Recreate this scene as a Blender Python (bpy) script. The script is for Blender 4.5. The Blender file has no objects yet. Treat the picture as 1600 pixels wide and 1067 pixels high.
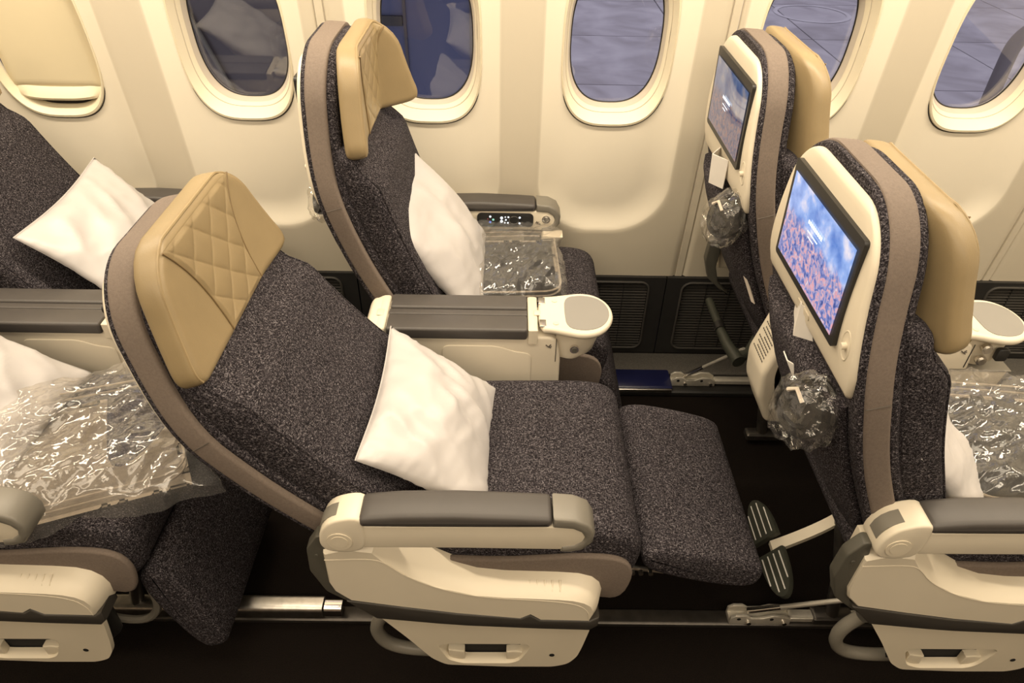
import bpy, bmesh, math, random
from mathutils import Vector, noise, Matrix

random.seed(7)
SC = bpy.context.scene
COL = SC.collection
R = math.radians

# ------------------------------------------------------------------ camera
def make_camera():
    f, th, roll, yaw = 1100.0, R(38), R(1.2), R(0.6)
    fwd = Vector((math.sin(yaw) * math.cos(th), math.cos(yaw) * math.cos(th), -math.sin(th)))
    r = Vector((math.cos(yaw), -math.sin(yaw), 0))
    u = r.cross(fwd)
    r2 = r * math.cos(roll) + u * math.sin(roll)
    u2 = u * math.cos(roll) - r * math.sin(roll)
    cd = bpy.data.cameras.new('camera')
    cd.sensor_width = 36
    cd.lens = f * 36 / 1600
    cd.clip_start = 0.05
    cd.clip_end = 300
    co = bpy.data.objects.new('camera', cd)
    COL.objects.link(co)
    m = Matrix((r2, u2, -fwd)).transposed().to_4x4()
    m.translation = Vector((0, 0, 1.62))
    co.matrix_world = m
    SC.camera = co
make_camera()

# ------------------------------------------------------------------ world, lights, exposure
w = bpy.data.worlds.new('night_world')
SC.world = w
w.use_nodes = True
w.node_tree.nodes['Background'].inputs[0].default_value = (0.70, 0.655, 0.76, 1)
w.node_tree.nodes['Background'].inputs[1].default_value = 1.0
SC.view_settings.view_transform = 'Standard'
SC.view_settings.look = 'None'
SC.view_settings.exposure = 0.28
SC.view_settings.gamma = 1.0
SC.view_settings.use_curve_mapping = False

def area(name, loc, sx, sy, power, col, rot=(0, 0, 0)):
    ld = bpy.data.lights.new(name, 'AREA')
    ld.shape = 'RECTANGLE'
    ld.size, ld.size_y = sx, sy
    ld.energy = power
    ld.color = col
    o = bpy.data.objects.new(name, ld)
    o.location = loc
    o.rotation_euler = rot
    COL.objects.link(o)
    return o
WARM = (1.0, 0.85, 0.645)
area('aisle_ceiling_light', (0.2, 0.55, 2.12), 5.0, 0.45, 30, WARM)
area('sidewall_wash_light', (0.2, 1.45, 2.05), 5.0, 0.10, 61, WARM, (R(14), 0, 0))
area('centre_ceiling_fill', (0.2, -0.55, 2.12), 5.0, 0.3, 44, WARM)  # unseen lamp, turned up as frontal fill for camera-facing sides

# ------------------------------------------------------------------ materials
MATS = {}
def nt_new(name):
    m = bpy.data.materials.new(name)
    m.use_nodes = True
    t = m.node_tree
    t.nodes.clear()
    out = t.nodes.new('ShaderNodeOutputMaterial')
    return m, t, out
def N(t, kind, **kw):
    n = t.nodes.new(kind)
    for k, v in kw.items():
        setattr(n, k, v)
    return n
def ramp(t, stops):
    n = t.nodes.new('ShaderNodeValToRGB')
    e = n.color_ramp.elements
    while len(e) < len(stops):
        e.new(0.5)
    for el, (p, c) in zip(e, stops):
        el.position = p
        el.color = (*c, 1)
    return n
def coords(t, scale=(1, 1, 1)):
    tc = N(t, 'ShaderNodeTexCoord')
    mp = N(t, 'ShaderNodeMapping')
    mp.inputs['Scale'].default_value = scale
    t.links.new(tc.outputs['Object'], mp.inputs['Vector'])
    return mp.outputs['Vector']

def plain(name, col, rough=0.5, metal=0.0, vary=0.06, scale=40, bump=0.0, bscale=300, spec=0.5, coat=0.0, sheen=0.0):
    """base colour with a faint procedural mottling, optional fine grain relief"""
    if name in MATS:
        return MATS[name]
    m, t, out = nt_new(name)
    b = N(t, 'ShaderNodeBsdfPrincipled')
    b.inputs['Roughness'].default_value = rough
    b.inputs['Metallic'].default_value = metal
    b.inputs['Specular IOR Level'].default_value = spec
    b.inputs['Coat Weight'].default_value = coat
    b.inputs['Sheen Weight'].default_value = sheen
    v = coords(t)
    nz = N(t, 'ShaderNodeTexNoise')
    nz.inputs['Scale'].default_value = scale
    nz.inputs['Detail'].default_value = 3
    t.links.new(v, nz.inputs['Vector'])
    lo = tuple(c * (1 - vary) for c in col)
    hi = tuple(min(1, c * (1 + vary)) for c in col)
    rp = ramp(t, [(0.3, lo), (0.7, hi)])
    t.links.new(nz.outputs['Fac'], rp.inputs['Fac'])
    t.links.new(rp.outputs['Color'], b.inputs['Base Color'])
    if bump:
        nb = N(t, 'ShaderNodeTexNoise')
        nb.inputs['Scale'].default_value = bscale
        nb.inputs['Detail'].default_value = 2
        t.links.new(v, nb.inputs['Vector'])
        bp = N(t, 'ShaderNodeBump')
        bp.inputs['Strength'].default_value = bump
        bp.inputs['Distance'].default_value = 0.002
        t.links.new(nb.outputs['Fac'], bp.inputs['Height'])
        t.links.new(bp.outputs['Normal'], b.inputs['Normal'])
    t.links.new(b.outputs['BSDF'], out.inputs['Surface'])
    MATS[name] = m
    return m

def fabric(name, dark, mid, light, sc=1.0):
    """heathered woven upholstery: short dashes running two ways over a dark ground"""
    m, t, out = nt_new(name)
    b = N(t, 'ShaderNodeBsdfPrincipled')
    b.inputs['Roughness'].default_value = 0.9
    b.inputs['Specular IOR Level'].default_value = 0.12
    facs = []
    for s in ((420, 150, 420), (150, 420, 190)):
        v = coords(t, tuple(q * sc for q in s))
        nz = N(t, 'ShaderNodeTexNoise')
        nz.inputs['Scale'].default_value = 1.0
        nz.inputs['Detail'].default_value = 2.5
        nz.inputs['Roughness'].default_value = 0.65
        t.links.new(v, nz.inputs['Vector'])
        facs.append(nz.outputs['Fac'])
    mx = N(t, 'ShaderNodeMath', operation='MAXIMUM')
    t.links.new(facs[0], mx.inputs[0])
    t.links.new(facs[1], mx.inputs[1])
    rp = ramp(t, [(0.46, dark), (0.58, mid), (0.74, light)])
    t.links.new(mx.outputs[0], rp.inputs['Fac'])
    t.links.new(rp.outputs['Color'], b.inputs['Base Color'])
    bp = N(t, 'ShaderNodeBump')
    bp.inputs['Strength'].default_value = 0.5
    bp.inputs['Distance'].default_value = 0.0015
    t.links.new(mx.outputs[0], bp.inputs['Height'])
    t.links.new(bp.outputs['Normal'], b.inputs['Normal'])
    t.links.new(b.outputs['BSDF'], out.inputs['Surface'])
    MATS[name] = m
    return m

CHAR = fabric('charcoal_weave', (0.006, 0.005, 0.006), (0.042, 0.036, 0.041), (0.26, 0.24, 0.255), 1.3)
CREAM = plain('cream_plastic', (0.70, 0.63, 0.50), 0.42, vary=0.03, scale=6)
CREAM_D = plain('cream_plastic_lower', (0.66, 0.59, 0.46), 0.45, vary=0.03, scale=6)
TAUPE = plain('taupe_cloth', (0.168, 0.132, 0.107), 0.85, vary=0.10, scale=260, bump=0.35, bscale=700)
TAN = plain('tan_leather', (0.275, 0.206, 0.109), 0.42, vary=0.05, scale=14, bump=0.10, bscale=420)
TAN_D = plain('tan_leather_stitching', (0.20, 0.135, 0.062), 0.5, vary=0.1, scale=50)
TAN_P = plain('tan_leather_piping', (0.29, 0.215, 0.112), 0.45, vary=0.06, scale=50)
PAD = plain('dark_grey_soft_pad', (0.066, 0.059, 0.054), 0.45, vary=0.05, scale=20, bump=0.05)
CAPG = plain('warm_grey_plastic', (0.19, 0.175, 0.145), 0.4, vary=0.04, scale=20)
CAPD = plain('olive_grey_plastic', (0.085, 0.080, 0.064), 0.45, vary=0.06, scale=20)
BLACKP = plain('black_plastic', (0.016, 0.015, 0.014), 0.4, vary=0.1, scale=30)
BANDM = plain('dark_bumper_plastic', (0.045, 0.040, 0.034), 0.45, vary=0.06, scale=30)
HOLE = plain('dark_void', (0.006, 0.005, 0.005), 0.8, vary=0.1)
SILVER = plain('brushed_metal', (0.60, 0.57, 0.52), 0.32, metal=1.0, vary=0.12, scale=60)
CHROME = plain('polished_metal', (0.75, 0.72, 0.68), 0.18, metal=1.0, vary=0.05, scale=60)
ALLOY = plain('pale_alloy', (0.62, 0.58, 0.50), 0.35, metal=0.45, vary=0.08, scale=60)
DMETAL = plain('dark_metal', (0.10, 0.09, 0.08), 0.42, metal=0.8, vary=0.15, scale=40)
GREYP = plain('grey_tray_insert', (0.24, 0.228, 0.205), 0.5, vary=0.02, scale=10)
PILLOWM = plain('white_satin', (0.51, 0.485, 0.475), 0.36, vary=0.015, scale=30, bump=0.05, bscale=900, sheen=0.2)
BLANKET = plain('taupe_blanket', (0.30, 0.255, 0.20), 0.9, vary=0.12, scale=70, bump=0.5, bscale=300, sheen=0.3)
PAPER = plain('white_paper', (0.80, 0.76, 0.70), 0.6, vary=0.02, scale=20)
INK = plain('grey_ink', (0.10, 0.085, 0.07), 0.7, vary=0.1)
CARPET = plain('dark_carpet', (0.0075, 0.0052, 0.004), 0.95, spec=0.12, vary=0.55, scale=420, bump=0.6, bscale=420)
RACE = plain('grey_flecked_raceway', (0.075, 0.068, 0.058), 0.8, vary=0.35, scale=320, bump=0.3, bscale=320)
NAVY = plain('navy_plastic', (0.010, 0.012, 0.055), 0.35, vary=0.06, scale=20)
DADO = plain('black_dado_plastic', (0.018, 0.017, 0.016), 0.5, vary=0.12, scale=30)
SLATM = plain('dado_slat_plastic', (0.050, 0.046, 0.041), 0.45, vary=0.1, scale=30)
WALLM = plain('cabin_sidewall_panel', (0.80, 0.725, 0.59), 0.55, vary=0.015, scale=5, bump=0.04, bscale=300)
PILM = plain('cabin_pillar_panel', (0.60, 0.54, 0.425), 0.58, vary=0.03, scale=30, bump=0.12, bscale=500)
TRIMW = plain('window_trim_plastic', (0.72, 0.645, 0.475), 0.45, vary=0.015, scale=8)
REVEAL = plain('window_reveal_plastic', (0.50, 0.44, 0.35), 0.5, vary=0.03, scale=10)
LINE = plain('black_shadow_gap', (0.015, 0.012, 0.01), 0.8, vary=0.1)
CEILM = plain('ceiling_panel', (0.72, 0.66, 0.55), 0.6, vary=0.02, scale=4)
SHADE = plain('window_shade_plastic', (0.66, 0.58, 0.40), 0.45, vary=0.02, scale=6)
WHITEP = plain('white_rib_print', (0.75, 0.73, 0.68), 0.4, vary=0.04)
FOOTP = plain('dark_green_grey_rubber', (0.040, 0.042, 0.032), 0.45, vary=0.08, scale=40)
YELLOWF = plain('blush_card', (0.78, 0.70, 0.60), 0.6, vary=0.03)

def emis(name, col, strength):
    m, t, out = nt_new(name)
    e = N(t, 'ShaderNodeEmission')
    e.inputs[0].default_value = (*col, 1)
    e.inputs[1].default_value = strength
    t.links.new(e.outputs[0], out.inputs['Surface'])
    return m
LEDW = emis('backlit_icon_white', (0.9, 0.95, 1.0), 1.6)
LEDG = emis('backlit_icon_green', (0.35, 0.75, 0.55), 0.9)
LEDB = emis('backlit_icon_blue', (0.15, 0.2, 0.75), 0.9)
LEDR = emis('backlit_icon_red', (0.5, 0.1, 0.1), 0.5)

def thin_clear(name, tint, fac_min, fac_max, rough, bump=0.0, bscale=60, haze=0.0):
    """thin clear sheet: see-through, with a sharp sheen that grows at grazing angles"""
    m, t, out = nt_new(name)
    tr = N(t, 'ShaderNodeBsdfTransparent')
    tr.inputs[0].default_value = (*tint, 1)
    gl = N(t, 'ShaderNodeBsdfGlossy')
    gl.inputs['Color'].default_value = (1, 1, 1, 1)
    gl.inputs['Roughness'].default_value = rough
    lw = N(t, 'ShaderNodeLayerWeight')
    lw.inputs['Blend'].default_value = 0.35
    mr = N(t, 'ShaderNodeMapRange')
    mr.inputs['To Min'].default_value = fac_min
    mr.inputs['To Max'].default_value = fac_max
    t.links.new(lw.outputs['Facing'], mr.inputs['Value'])
    base = tr
    if haze:
        df = N(t, 'ShaderNodeBsdfDiffuse')
        df.inputs[0].default_value = (0.85, 0.83, 0.80, 1)
        hm = N(t, 'ShaderNodeMixShader')
        hm.inputs[0].default_value = haze
        t.links.new(tr.outputs[0], hm.inputs[1])
        t.links.new(df.outputs[0], hm.inputs[2])
        base = hm
    mx = N(t, 'ShaderNodeMixShader')
    t.links.new(mr.outputs[0], mx.inputs[0])
    t.links.new(base.outputs[0], mx.inputs[1])
    t.links.new(gl.outputs[0], mx.inputs[2])
    if bump:
        v = coords(t)
        nz = N(t, 'ShaderNodeTexNoise')
        nz.inputs['Scale'].default_value = bscale
        nz.inputs['Detail'].default_value = 3
        nz.inputs['Distortion'].default_value = 1.2
        t.links.new(v, nz.inputs['Vector'])
        bp = N(t, 'ShaderNodeBump')
        bp.inputs['Strength'].default_value = bump
        bp.inputs['Distance'].default_value = 0.012
        t.links.new(nz.outputs['Fac'], bp.inputs['Height'])
        t.links.new(bp.outputs['Normal'], gl.inputs['Normal'])
    t.links.new(mx.outputs[0], out.inputs['Surface'])
    return m
GLASS = thin_clear('window_glass', (0.93, 0.94, 0.96), 0.035, 0.45, 0.02)
PLASTIC = thin_clear('crinkled_clear_film', (0.95, 0.93, 0.90), 0.05, 0.28, 0.12, 0.12, 26, 0.08)

PLASTIC2 = thin_clear('clear_bag_film', (0.96, 0.95, 0.93), 0.05, 0.26, 0.08, 0.2, 40, 0.015)

def screen_mat(name, dim):
    """landscape on a display: sky above, flowers below, glossy glass over it"""
    m, t, out = nt_new(name)
    tc = N(t, 'ShaderNodeTexCoord')
    sep = N(t, 'ShaderNodeSeparateXYZ')
    t.links.new(tc.outputs['UV'], sep.inputs[0])
    def noise_n(scale, detail, dist=0.0):
        mp = N(t, 'ShaderNodeMapping')
        mp.inputs['Scale'].default_value = (1.75, 1, 1)
        t.links.new(tc.outputs['UV'], mp.inputs['Vector'])
        nz = N(t, 'ShaderNodeTexNoise')
        nz.inputs['Scale'].default_value = scale
        nz.inputs['Detail'].default_value = detail
        nz.inputs['Distortion'].default_value = dist
        t.links.new(mp.outputs[0], nz.inputs['Vector'])
        return nz
    clouds = noise_n(3.0, 4)
    sky = ramp(t, [(0.35, (0.10, 0.22, 0.62)), (0.52, (0.30, 0.45, 0.85)), (0.66, (0.85, 0.78, 0.85))])
    t.links.new(clouds.outputs['Fac'], sky.inputs['Fac'])
    fl = noise_n(13, 6, 1.0)
    flowers = ramp(t, [(0.28, (0.04, 0.07, 0.26)), (0.43, (0.17, 0.21, 0.52)), (0.52, (0.42, 0.38, 0.58)), (0.60, (0.82, 0.36, 0.38)), (0.66, (0.55, 0.48, 0.62)), (0.76, (0.92, 0.82, 0.85))])
    t.links.new(fl.outputs['Fac'], flowers.inputs['Fac'])
    hz = noise_n(5, 4)
    add = N(t, 'ShaderNodeMath', operation='MULTIPLY_ADD')
    t.links.new(hz.outputs['Fac'], add.inputs[0])
    add.inputs[1].default_value = 0.30
    t.links.new(sep.outputs['Y'], add.inputs[2])
    edge = ramp(t, [(0.66, (0, 0, 0)), (0.76, (1, 1, 1))])
    t.links.new(add.outputs[0], edge.inputs['Fac'])
    mx = N(t, 'ShaderNodeMix', data_type='RGBA')
    t.links.new(edge.outputs['Color'], mx.inputs[0])
    t.links.new(flowers.outputs['Color'], mx.inputs[6])
    t.links.new(sky.outputs['Color'], mx.inputs[7])
    b = N(t, 'ShaderNodeBsdfPrincipled')
    b.inputs['Base Color'].default_value = (0.01, 0.01, 0.012, 1)
    b.inputs['Roughness'].default_value = 0.05
    b.inputs['Specular IOR Level'].default_value = 0.8
    t.links.new(mx.outputs[2], b.inputs['Emission Color'])
    b.inputs['Emission Strength'].default_value = dim
    t.links.new(b.outputs[0], out.inputs['Surface'])
    return m
SCREEN_ON = screen_mat('display_bright', 0.85)
SCREEN_DIM = screen_mat('display_side_lit', 0.22)
def concrete():
    m, t, out = nt_new('apron_concrete')
    b = N(t, 'ShaderNodeBsdfPrincipled')
    b.inputs['Roughness'].default_value = 0.9
    v = coords(t)
    n1 = N(t, 'ShaderNodeTexNoise')
    n1.inputs['Scale'].default_value = 0.55
    n1.inputs['Detail'].default_value = 6
    n1.inputs['Distortion'].default_value = 0.8
    t.links.new(v, n1.inputs['Vector'])
    rp = ramp(t, [(0.32, (0.30, 0.28, 0.29)), (0.5, (0.40, 0.38, 0.40)), (0.68, (0.50, 0.48, 0.50))])
    t.links.new(n1.outputs['Fac'], rp.inputs['Fac'])
    t.links.new(rp.outputs['Color'], b.inputs['Base Color'])
    t.links.new(b.outputs[0], out.inputs['Surface'])
    return m
CONC = concrete()
JOINT = plain('apron_joint', (0.16, 0.15, 0.16), 0.9, vary=0.1, scale=2)
PAINTW = plain('apron_pale_paint', (0.52, 0.50, 0.52), 0.8, vary=0.08, scale=2)
TRUCKN = plain('navy_vehicle_paint', (0.045, 0.055, 0.115), 0.4, vary=0.1, scale=1)
TRUCKG = plain('dark_grey_vehicle_paint', (0.050, 0.043, 0.045), 0.4, vary=0.15, scale=1)
POSTM = plain('grey_post_paint', (0.15, 0.135, 0.14), 0.6, vary=0.06, scale=3)

# ------------------------------------------------------------------ mesh helpers
def build(name, verts, faces, mat, parent=None, smooth=True, ang=38, uv=None):
    me = bpy.data.meshes.new(name)
    me.from_pydata([tuple(v) for v in verts], [], faces)
    bm = bmesh.new()
    bm.from_mesh(me)
    bmesh.ops.remove_doubles(bm, verts=bm.verts, dist=1e-6)
    bmesh.ops.recalc_face_normals(bm, faces=bm.faces)
    bm.to_mesh(me)
    bm.free()
    if uv:
        lay = me.uv_layers.new(name='UVMap')
        for lp in me.loops:
            lay.data[lp.index].uv = uv(me.vertices[lp.vertex_index].co)
    if smooth:
        me.polygons.foreach_set('use_smooth', [True] * len(me.polygons))
        me.set_sharp_from_angle(angle=R(ang))
    me.materials.append(mat)
    o = bpy.data.objects.new(name, me)
    COL.objects.link(o)
    if parent:
        o.parent = parent
    return o

def tag(o, label, cat=None, group=None, kind=None):
    if label:
        o['label'] = label
    if cat:
        o['category'] = cat
    if group:
        o['group'] = group
    if kind:
        o['kind'] = kind
    return o

def empty(name, loc, label, cat, group=None):
    o = bpy.data.objects.new(name, None)
    o.empty_display_size = 0.1
    o.location = loc
    COL.objects.link(o)
    return tag(o, label, cat, group)

class MB:
    """collects shapes into one mesh"""
    def __init__(s):
        s.v, s.f = [], []
    def add(s, v, f):
        k = len(s.v)
        s.v += [Vector(p) for p in v]
        s.f += [tuple(i + k for i in q) for q in f]
        return s
    def box(s, x0, x1, y0, y1, z0, z1, c=0.0):
        if c <= 0:
            v = [(x, y, z) for x in (x0, x1) for y in (y0, y1) for z in (z0, z1)]
            return s.add(v, [(0, 1, 3, 2), (4, 6, 7, 5), (0, 4, 5, 1), (2, 3, 7, 6), (0, 2, 6, 4), (1, 5, 7, 3)])
        rings = []
        for z, i in ((z0, c), (z0 + c, 0), (z1 - c, 0), (z1, c)):
            a = rrect(x0 + i, x1 - i, y0 + i, y1 - i, c, 2)
            rings.append([(p[0], p[1], z) for p in a])
        return s.add(*loft(rings))
    def tube(s, path, r, n=10, r1=None, cap=True):
        return s.add(*tube(path, r, n, r1, cap))
    def build(s, name, mat, parent=None, **k):
        return build(name, s.v, s.f, mat, parent, **k)

def loft(rings, cap0=True, cap1=True):
    n = len(rings[0])
    v = [p for r in rings for p in r]
    f = []
    for j in range(len(rings) - 1):
        for i in range(n):
            i2 = (i + 1) % n
            f.append((j * n + i, j * n + i2, (j + 1) * n + i2, (j + 1) * n + i))
    if cap0:
        f.append(tuple(range(n))[::-1])
    if cap1:
        f.append(tuple((len(rings) - 1) * n + i for i in range(n)))
    return v, f

def rrect(a0, a1, b0, b1, r, nc=4, ns=1):
    """rounded rectangle in 2-D, ns extra points along the a-sides"""
    r = max(1e-5, min(r, (a1 - a0) / 2 - 1e-5, (b1 - b0) / 2 - 1e-5))
    out = []
    def arc(cx, cy, t0):
        for k in range(nc + 1):
            t = t0 + math.pi / 2 * k / nc
            out.append((cx + r * math.cos(t), cy + r * math.sin(t)))
    def side(p, q):
        for k in range(1, ns):
            t = k / ns
            out.append((p[0] + (q[0] - p[0]) * t, p[1] + (q[1] - p[1]) * t))
    arc(a1 - r, b1 - r, 0)
    side((a1 - r, b1), (a0 + r, b1))
    arc(a0 + r, b1 - r, math.pi / 2)
    arc(a0 + r, b0 + r, math.pi)
    side((a0 + r, b0), (a1 - r, b0))
    arc(a1 - r, b0 + r, math.pi * 1.5)
    return out

def tube(path, r, n=10, r1=None, cap=True):
    P = [Vector(p) for p in path]
    rings = []
    up = None
    for i, p in enumerate(P):
        t = (P[min(i + 1, len(P) - 1)] - P[max(i - 1, 0)]).normalized()
        if up is None:
            up = Vector((0, 0, 1)) if abs(t.z) < 0.9 else Vector((1, 0, 0))
        a = t.cross(up).normalized()
        up = a.cross(t).normalized()
        rr = r if r1 is None else r + (r1 - r) * i / (len(P) - 1)
        rings.append([p + a * (rr * math.cos(2 * math.pi * k / n)) + up * (rr * math.sin(2 * math.pi * k / n)) for k in range(n)])
    return loft(rings, cap, cap)

def chaikin(p, it=2, closed=True):
    for _ in range(it):
        q = []
        n = len(p)
        rng = range(n) if closed else range(n - 1)
        if not closed:
            q.append(p[0])
        for i in rng:
            a, b = p[i], p[(i + 1) % n]
            q.append(tuple(a[k] * 0.75 + b[k] * 0.25 for k in range(len(a))))
            q.append(tuple(a[k] * 0.25 + b[k] * 0.75 for k in range(len(a))))
        if not closed:
            q.append(p[-1])
        p = q
    return p

def round_poly(p, r, n=4):
    """round the corners of a polygon by radius-like distance r"""
    out = []
    m = len(p)
    for i in range(m):
        a, b, c = Vector(p[i - 1]), Vector(p[i]), Vector(p[(i + 1) % m])
        d0, d1 = (a - b), (c - b)
        k = min(r, d0.length * 0.45, d1.length * 0.45)
        s, e = b + d0.normalized() * k, b + d1.normalized() * k
        for j in range(n + 1):
            t = j / n
            out.append(tuple((s * (1 - t) ** 2 + b * (2 * t * (1 - t)) + e * t * t)))
    return out

def offset_poly(p, d):
    n = len(p)
    area2 = sum(p[i][0] * p[(i + 1) % n][1] - p[(i + 1) % n][0] * p[i][1] for i in range(n))
    sg = 1 if area2 > 0 else -1
    out = []
    for i in range(n):
        a, b, c = Vector(p[i - 1]), Vector(p[i]), Vector(p[(i + 1) % n])
        e0, e1 = (b - a), (c - b)
        if e0.length < 1e-9 or e1.length < 1e-9:
            out.append(tuple(b))
            continue
        e0.normalize(); e1.normalize()
        n0, n1 = Vector((-e0.y, e0.x)) * sg, Vector((-e1.y, e1.x)) * sg
        m = n0 + n1
        if m.length < 1e-4:
            m = n0
        m.normalize()
        k = d / max(0.5, m.dot(n0))
        out.append(tuple(b + m * k))
    return out

def slab(prof, y0, y1, r=0.005, steps=3, r1=None):
    """XZ outline extruded along Y with rounded rims"""
    r1 = r if r1 is None else r1
    rings = []
    for k in range(steps + 1):
        a = math.pi / 2 * k / steps
        rings.append([(x, y0 + r * (1 - math.sin(a)), z) for x, z in offset_poly(prof, r * (1 - math.cos(math.pi / 2 - a)) if r else 0)])
    for k in range(steps + 1):
        a = math.pi / 2 * k / steps
        rings.append([(x, y1 - r1 * (1 - math.cos(a)), z) for x, z in offset_poly(prof, r1 * (1 - math.cos(a)))])
    # fix first set: depth grows while the outline grows
    fixed = []
    for k in range(steps + 1):
        a = math.pi / 2 * k / steps
        fixed.append([(x, y0 + r * (1 - math.cos(a)), z) for x, z in offset_poly(prof, r * (1 - math.sin(a)))])
    rings = fixed + [[(x, y1 - r1 * (1 - math.cos(math.pi / 2 * k / steps)), z) for x, z in offset_poly(prof, r1 * (1 - math.sin(math.pi / 2 * k / steps)))] for k in range(steps, -1, -1)]
    return loft(rings)

def plate_with_hole(outer, hole, y0, y1):
    """flat XZ plate with an opening, given depth"""
    bm = bmesh.new()
    def loop(p):
        vs = [bm.verts.new((x, y0, z)) for x, z in p]
        return [bm.edges.new((vs[i], vs[(i + 1) % len(vs)])) for i in range(len(vs))]
    e = loop(outer) + loop(hole)
    bmesh.ops.triangle_fill(bm, use_beauty=True, use_dissolve=False, edges=e)
    geo = bmesh.ops.extrude_face_region(bm, geom=bm.faces[:])
    for g in geo['geom']:
        if isinstance(g, bmesh.types.BMVert):
            g.co.y = y1
    bm.verts.index_update()
    v = [q.co.copy() for q in bm.verts]
    f = [tuple(q.index for q in fc.verts) for fc in bm.faces]
    bm.free()
    return v, f

def grid(nu, nv, fn, close_u=False):
    v = [fn(i / (nu - 1), j / (nv - 1)) for j in range(nv) for i in range(nu)]
    f = [(j * nu + i, j * nu + i + 1, (j + 1) * nu + i + 1, (j + 1) * nu + i) for j in range(nv - 1) for i in range(nu - 1)]
    return v, f

def interp(xs, ys, x):
    if x <= xs[0]:
        return ys[0] + (ys[1] - ys[0]) * (x - xs[0]) / (xs[1] - xs[0])
    for i in range(len(xs) - 1):
        if x <= xs[i + 1]:
            t = (x - xs[i]) / (xs[i + 1] - xs[i])
            return ys[i] * (1 - t) + ys[i + 1] * t
    return ys[-1] + (ys[-1] - ys[-2]) * (x - xs[-1]) / (xs[-1] - xs[-2])
def sstep(t):
    t = max(0.0, min(1.0, t))
    return t * t * (3 - 2 * t)
def fbm(p, o=3):
    s, a = 0.0, 1.0
    for _ in range(o):
        s += a * noise.noise(p)
        p = p * 2.03
        a *= 0.5
    return s

# ------------------------------------------------------------------ the cabin shell
LEAN = 0.087
def wall_y(z):
    return 2.0 - (z - 0.3) * LEAN
WINX = [-1.262, -0.738, -0.226, 0.288, 0.802, 1.312]
WZ = 1.096
JOINTS = [-1.533, -0.489, 0.575, 1.612]

b = MB(); b.box(-2.6, 3.0, -1.3, 2.05, -0.06, 0.0)
tag(b.build('floor', CARPET, smooth=False), 'dark brown cabin carpet', kind='structure')
b = MB(); b.box(-2.6, 3.0, -1.3, 2.1, 2.16, 2.22)
tag(b.build('ceiling', CEILM, smooth=False), 'cream cabin ceiling', kind='structure')
b = MB(); b.box(-2.6, 3.0, -1.36, -1.3, -0.06, 2.22)  # unseen wall, added to keep out world light; dark colour cuts its bounce
tag(b.build('wall_front', TAUPE, smooth=False), 'unseen taupe closing wall added across the aisle', kind='structure')
b = MB(); b.box(-2.66, -2.6, -1.36, 2.25, -0.06, 2.22)
tag(b.build('wall_left', CEILM, smooth=False), 'cream bulkhead aft of the seats', kind='structure')
b = MB(); b.box(3.0, 3.06, -1.36, 2.25, -0.06, 2.22)
tag(b.build('wall_right', CEILM, smooth=False), 'cream bulkhead forward of the seats', kind='structure')

def se_out(a, bb, n, k=72):
    out = []
    for i in range(k):
        t = 2 * math.pi * i / k
        c, s = math.cos(t), math.sin(t)
        out.append((a * math.copysign(abs(c) ** (2 / n), c), bb * math.copysign(abs(s) ** (2 / n), s)))
    return out

ALLW = WINX + [WINX[-1] + 0.518, WINX[-1] + 1.036, WINX[0] - 0.518, WINX[0] - 1.036]
def bay_dist(x, z):
    """distance inside the window bay outline (negative outside)"""
    best = -1.0
    for wx in ALLW:
        if abs(x - wx) > 0.30:
            continue
        hw, r, zb = 0.200, 0.17, 0.525
        qx = abs(x - wx) - (hw - r)
        qz = (zb + r) - z
        d = (math.hypot(max(qx, 0), max(qz, 0)) + min(max(qx, qz), 0)) - r
        best = max(best, -d)
    return best
def bay_depth(x, z):
    t = max(0.0, min(1.0, bay_dist(x, z) / 0.085))
    return 0.026 * (1 - (1 - t) ** 2)
def wall_material():
    """cream window bays, the panel coloured darker outside their outline"""
    m, t, out = nt_new('cabin_sidewall_panel')
    b = N(t, 'ShaderNodeBsdfPrincipled')
    b.inputs['Roughness'].default_value = 0.55
    at = N(t, 'ShaderNodeAttribute', attribute_name='bay')
    rp = ramp(t, [(0.499, (0.60, 0.54, 0.425)), (0.503, (0.80, 0.735, 0.60))])
    ad = N(t, 'ShaderNodeMath', operation='ADD')
    ad.inputs[1].default_value = 0.5
    t.links.new(at.outputs['Fac'], ad.inputs[0])
    t.links.new(ad.outputs[0], rp.inputs['Fac'])
    nz = N(t, 'ShaderNodeTexNoise')
    nz.inputs['Scale'].default_value = 420
    t.links.new(coords(t), nz.inputs['Vector'])
    bp = N(t, 'ShaderNodeBump')
    bp.inputs['Strength'].default_value = 0.07
    bp.inputs['Distance'].default_value = 0.002
    t.links.new(nz.outputs['Fac'], bp.inputs['Height'])
    t.links.new(bp.outputs['Normal'], b.inputs['Normal'])
    t.links.new(rp.outputs['Color'], b.inputs['Base Color'])
    t.links.new(b.outputs[0], out.inputs['Surface'])
    return m
WALLF = wall_material()

wall = MB()
wall.box(-2.6, 3.0, 2.10, 2.12, -0.06, 0.70)
wall_root = tag(wall.build('wall_back', DADO, smooth=False), 'cabin side wall behind the window seats', kind='structure')

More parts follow.
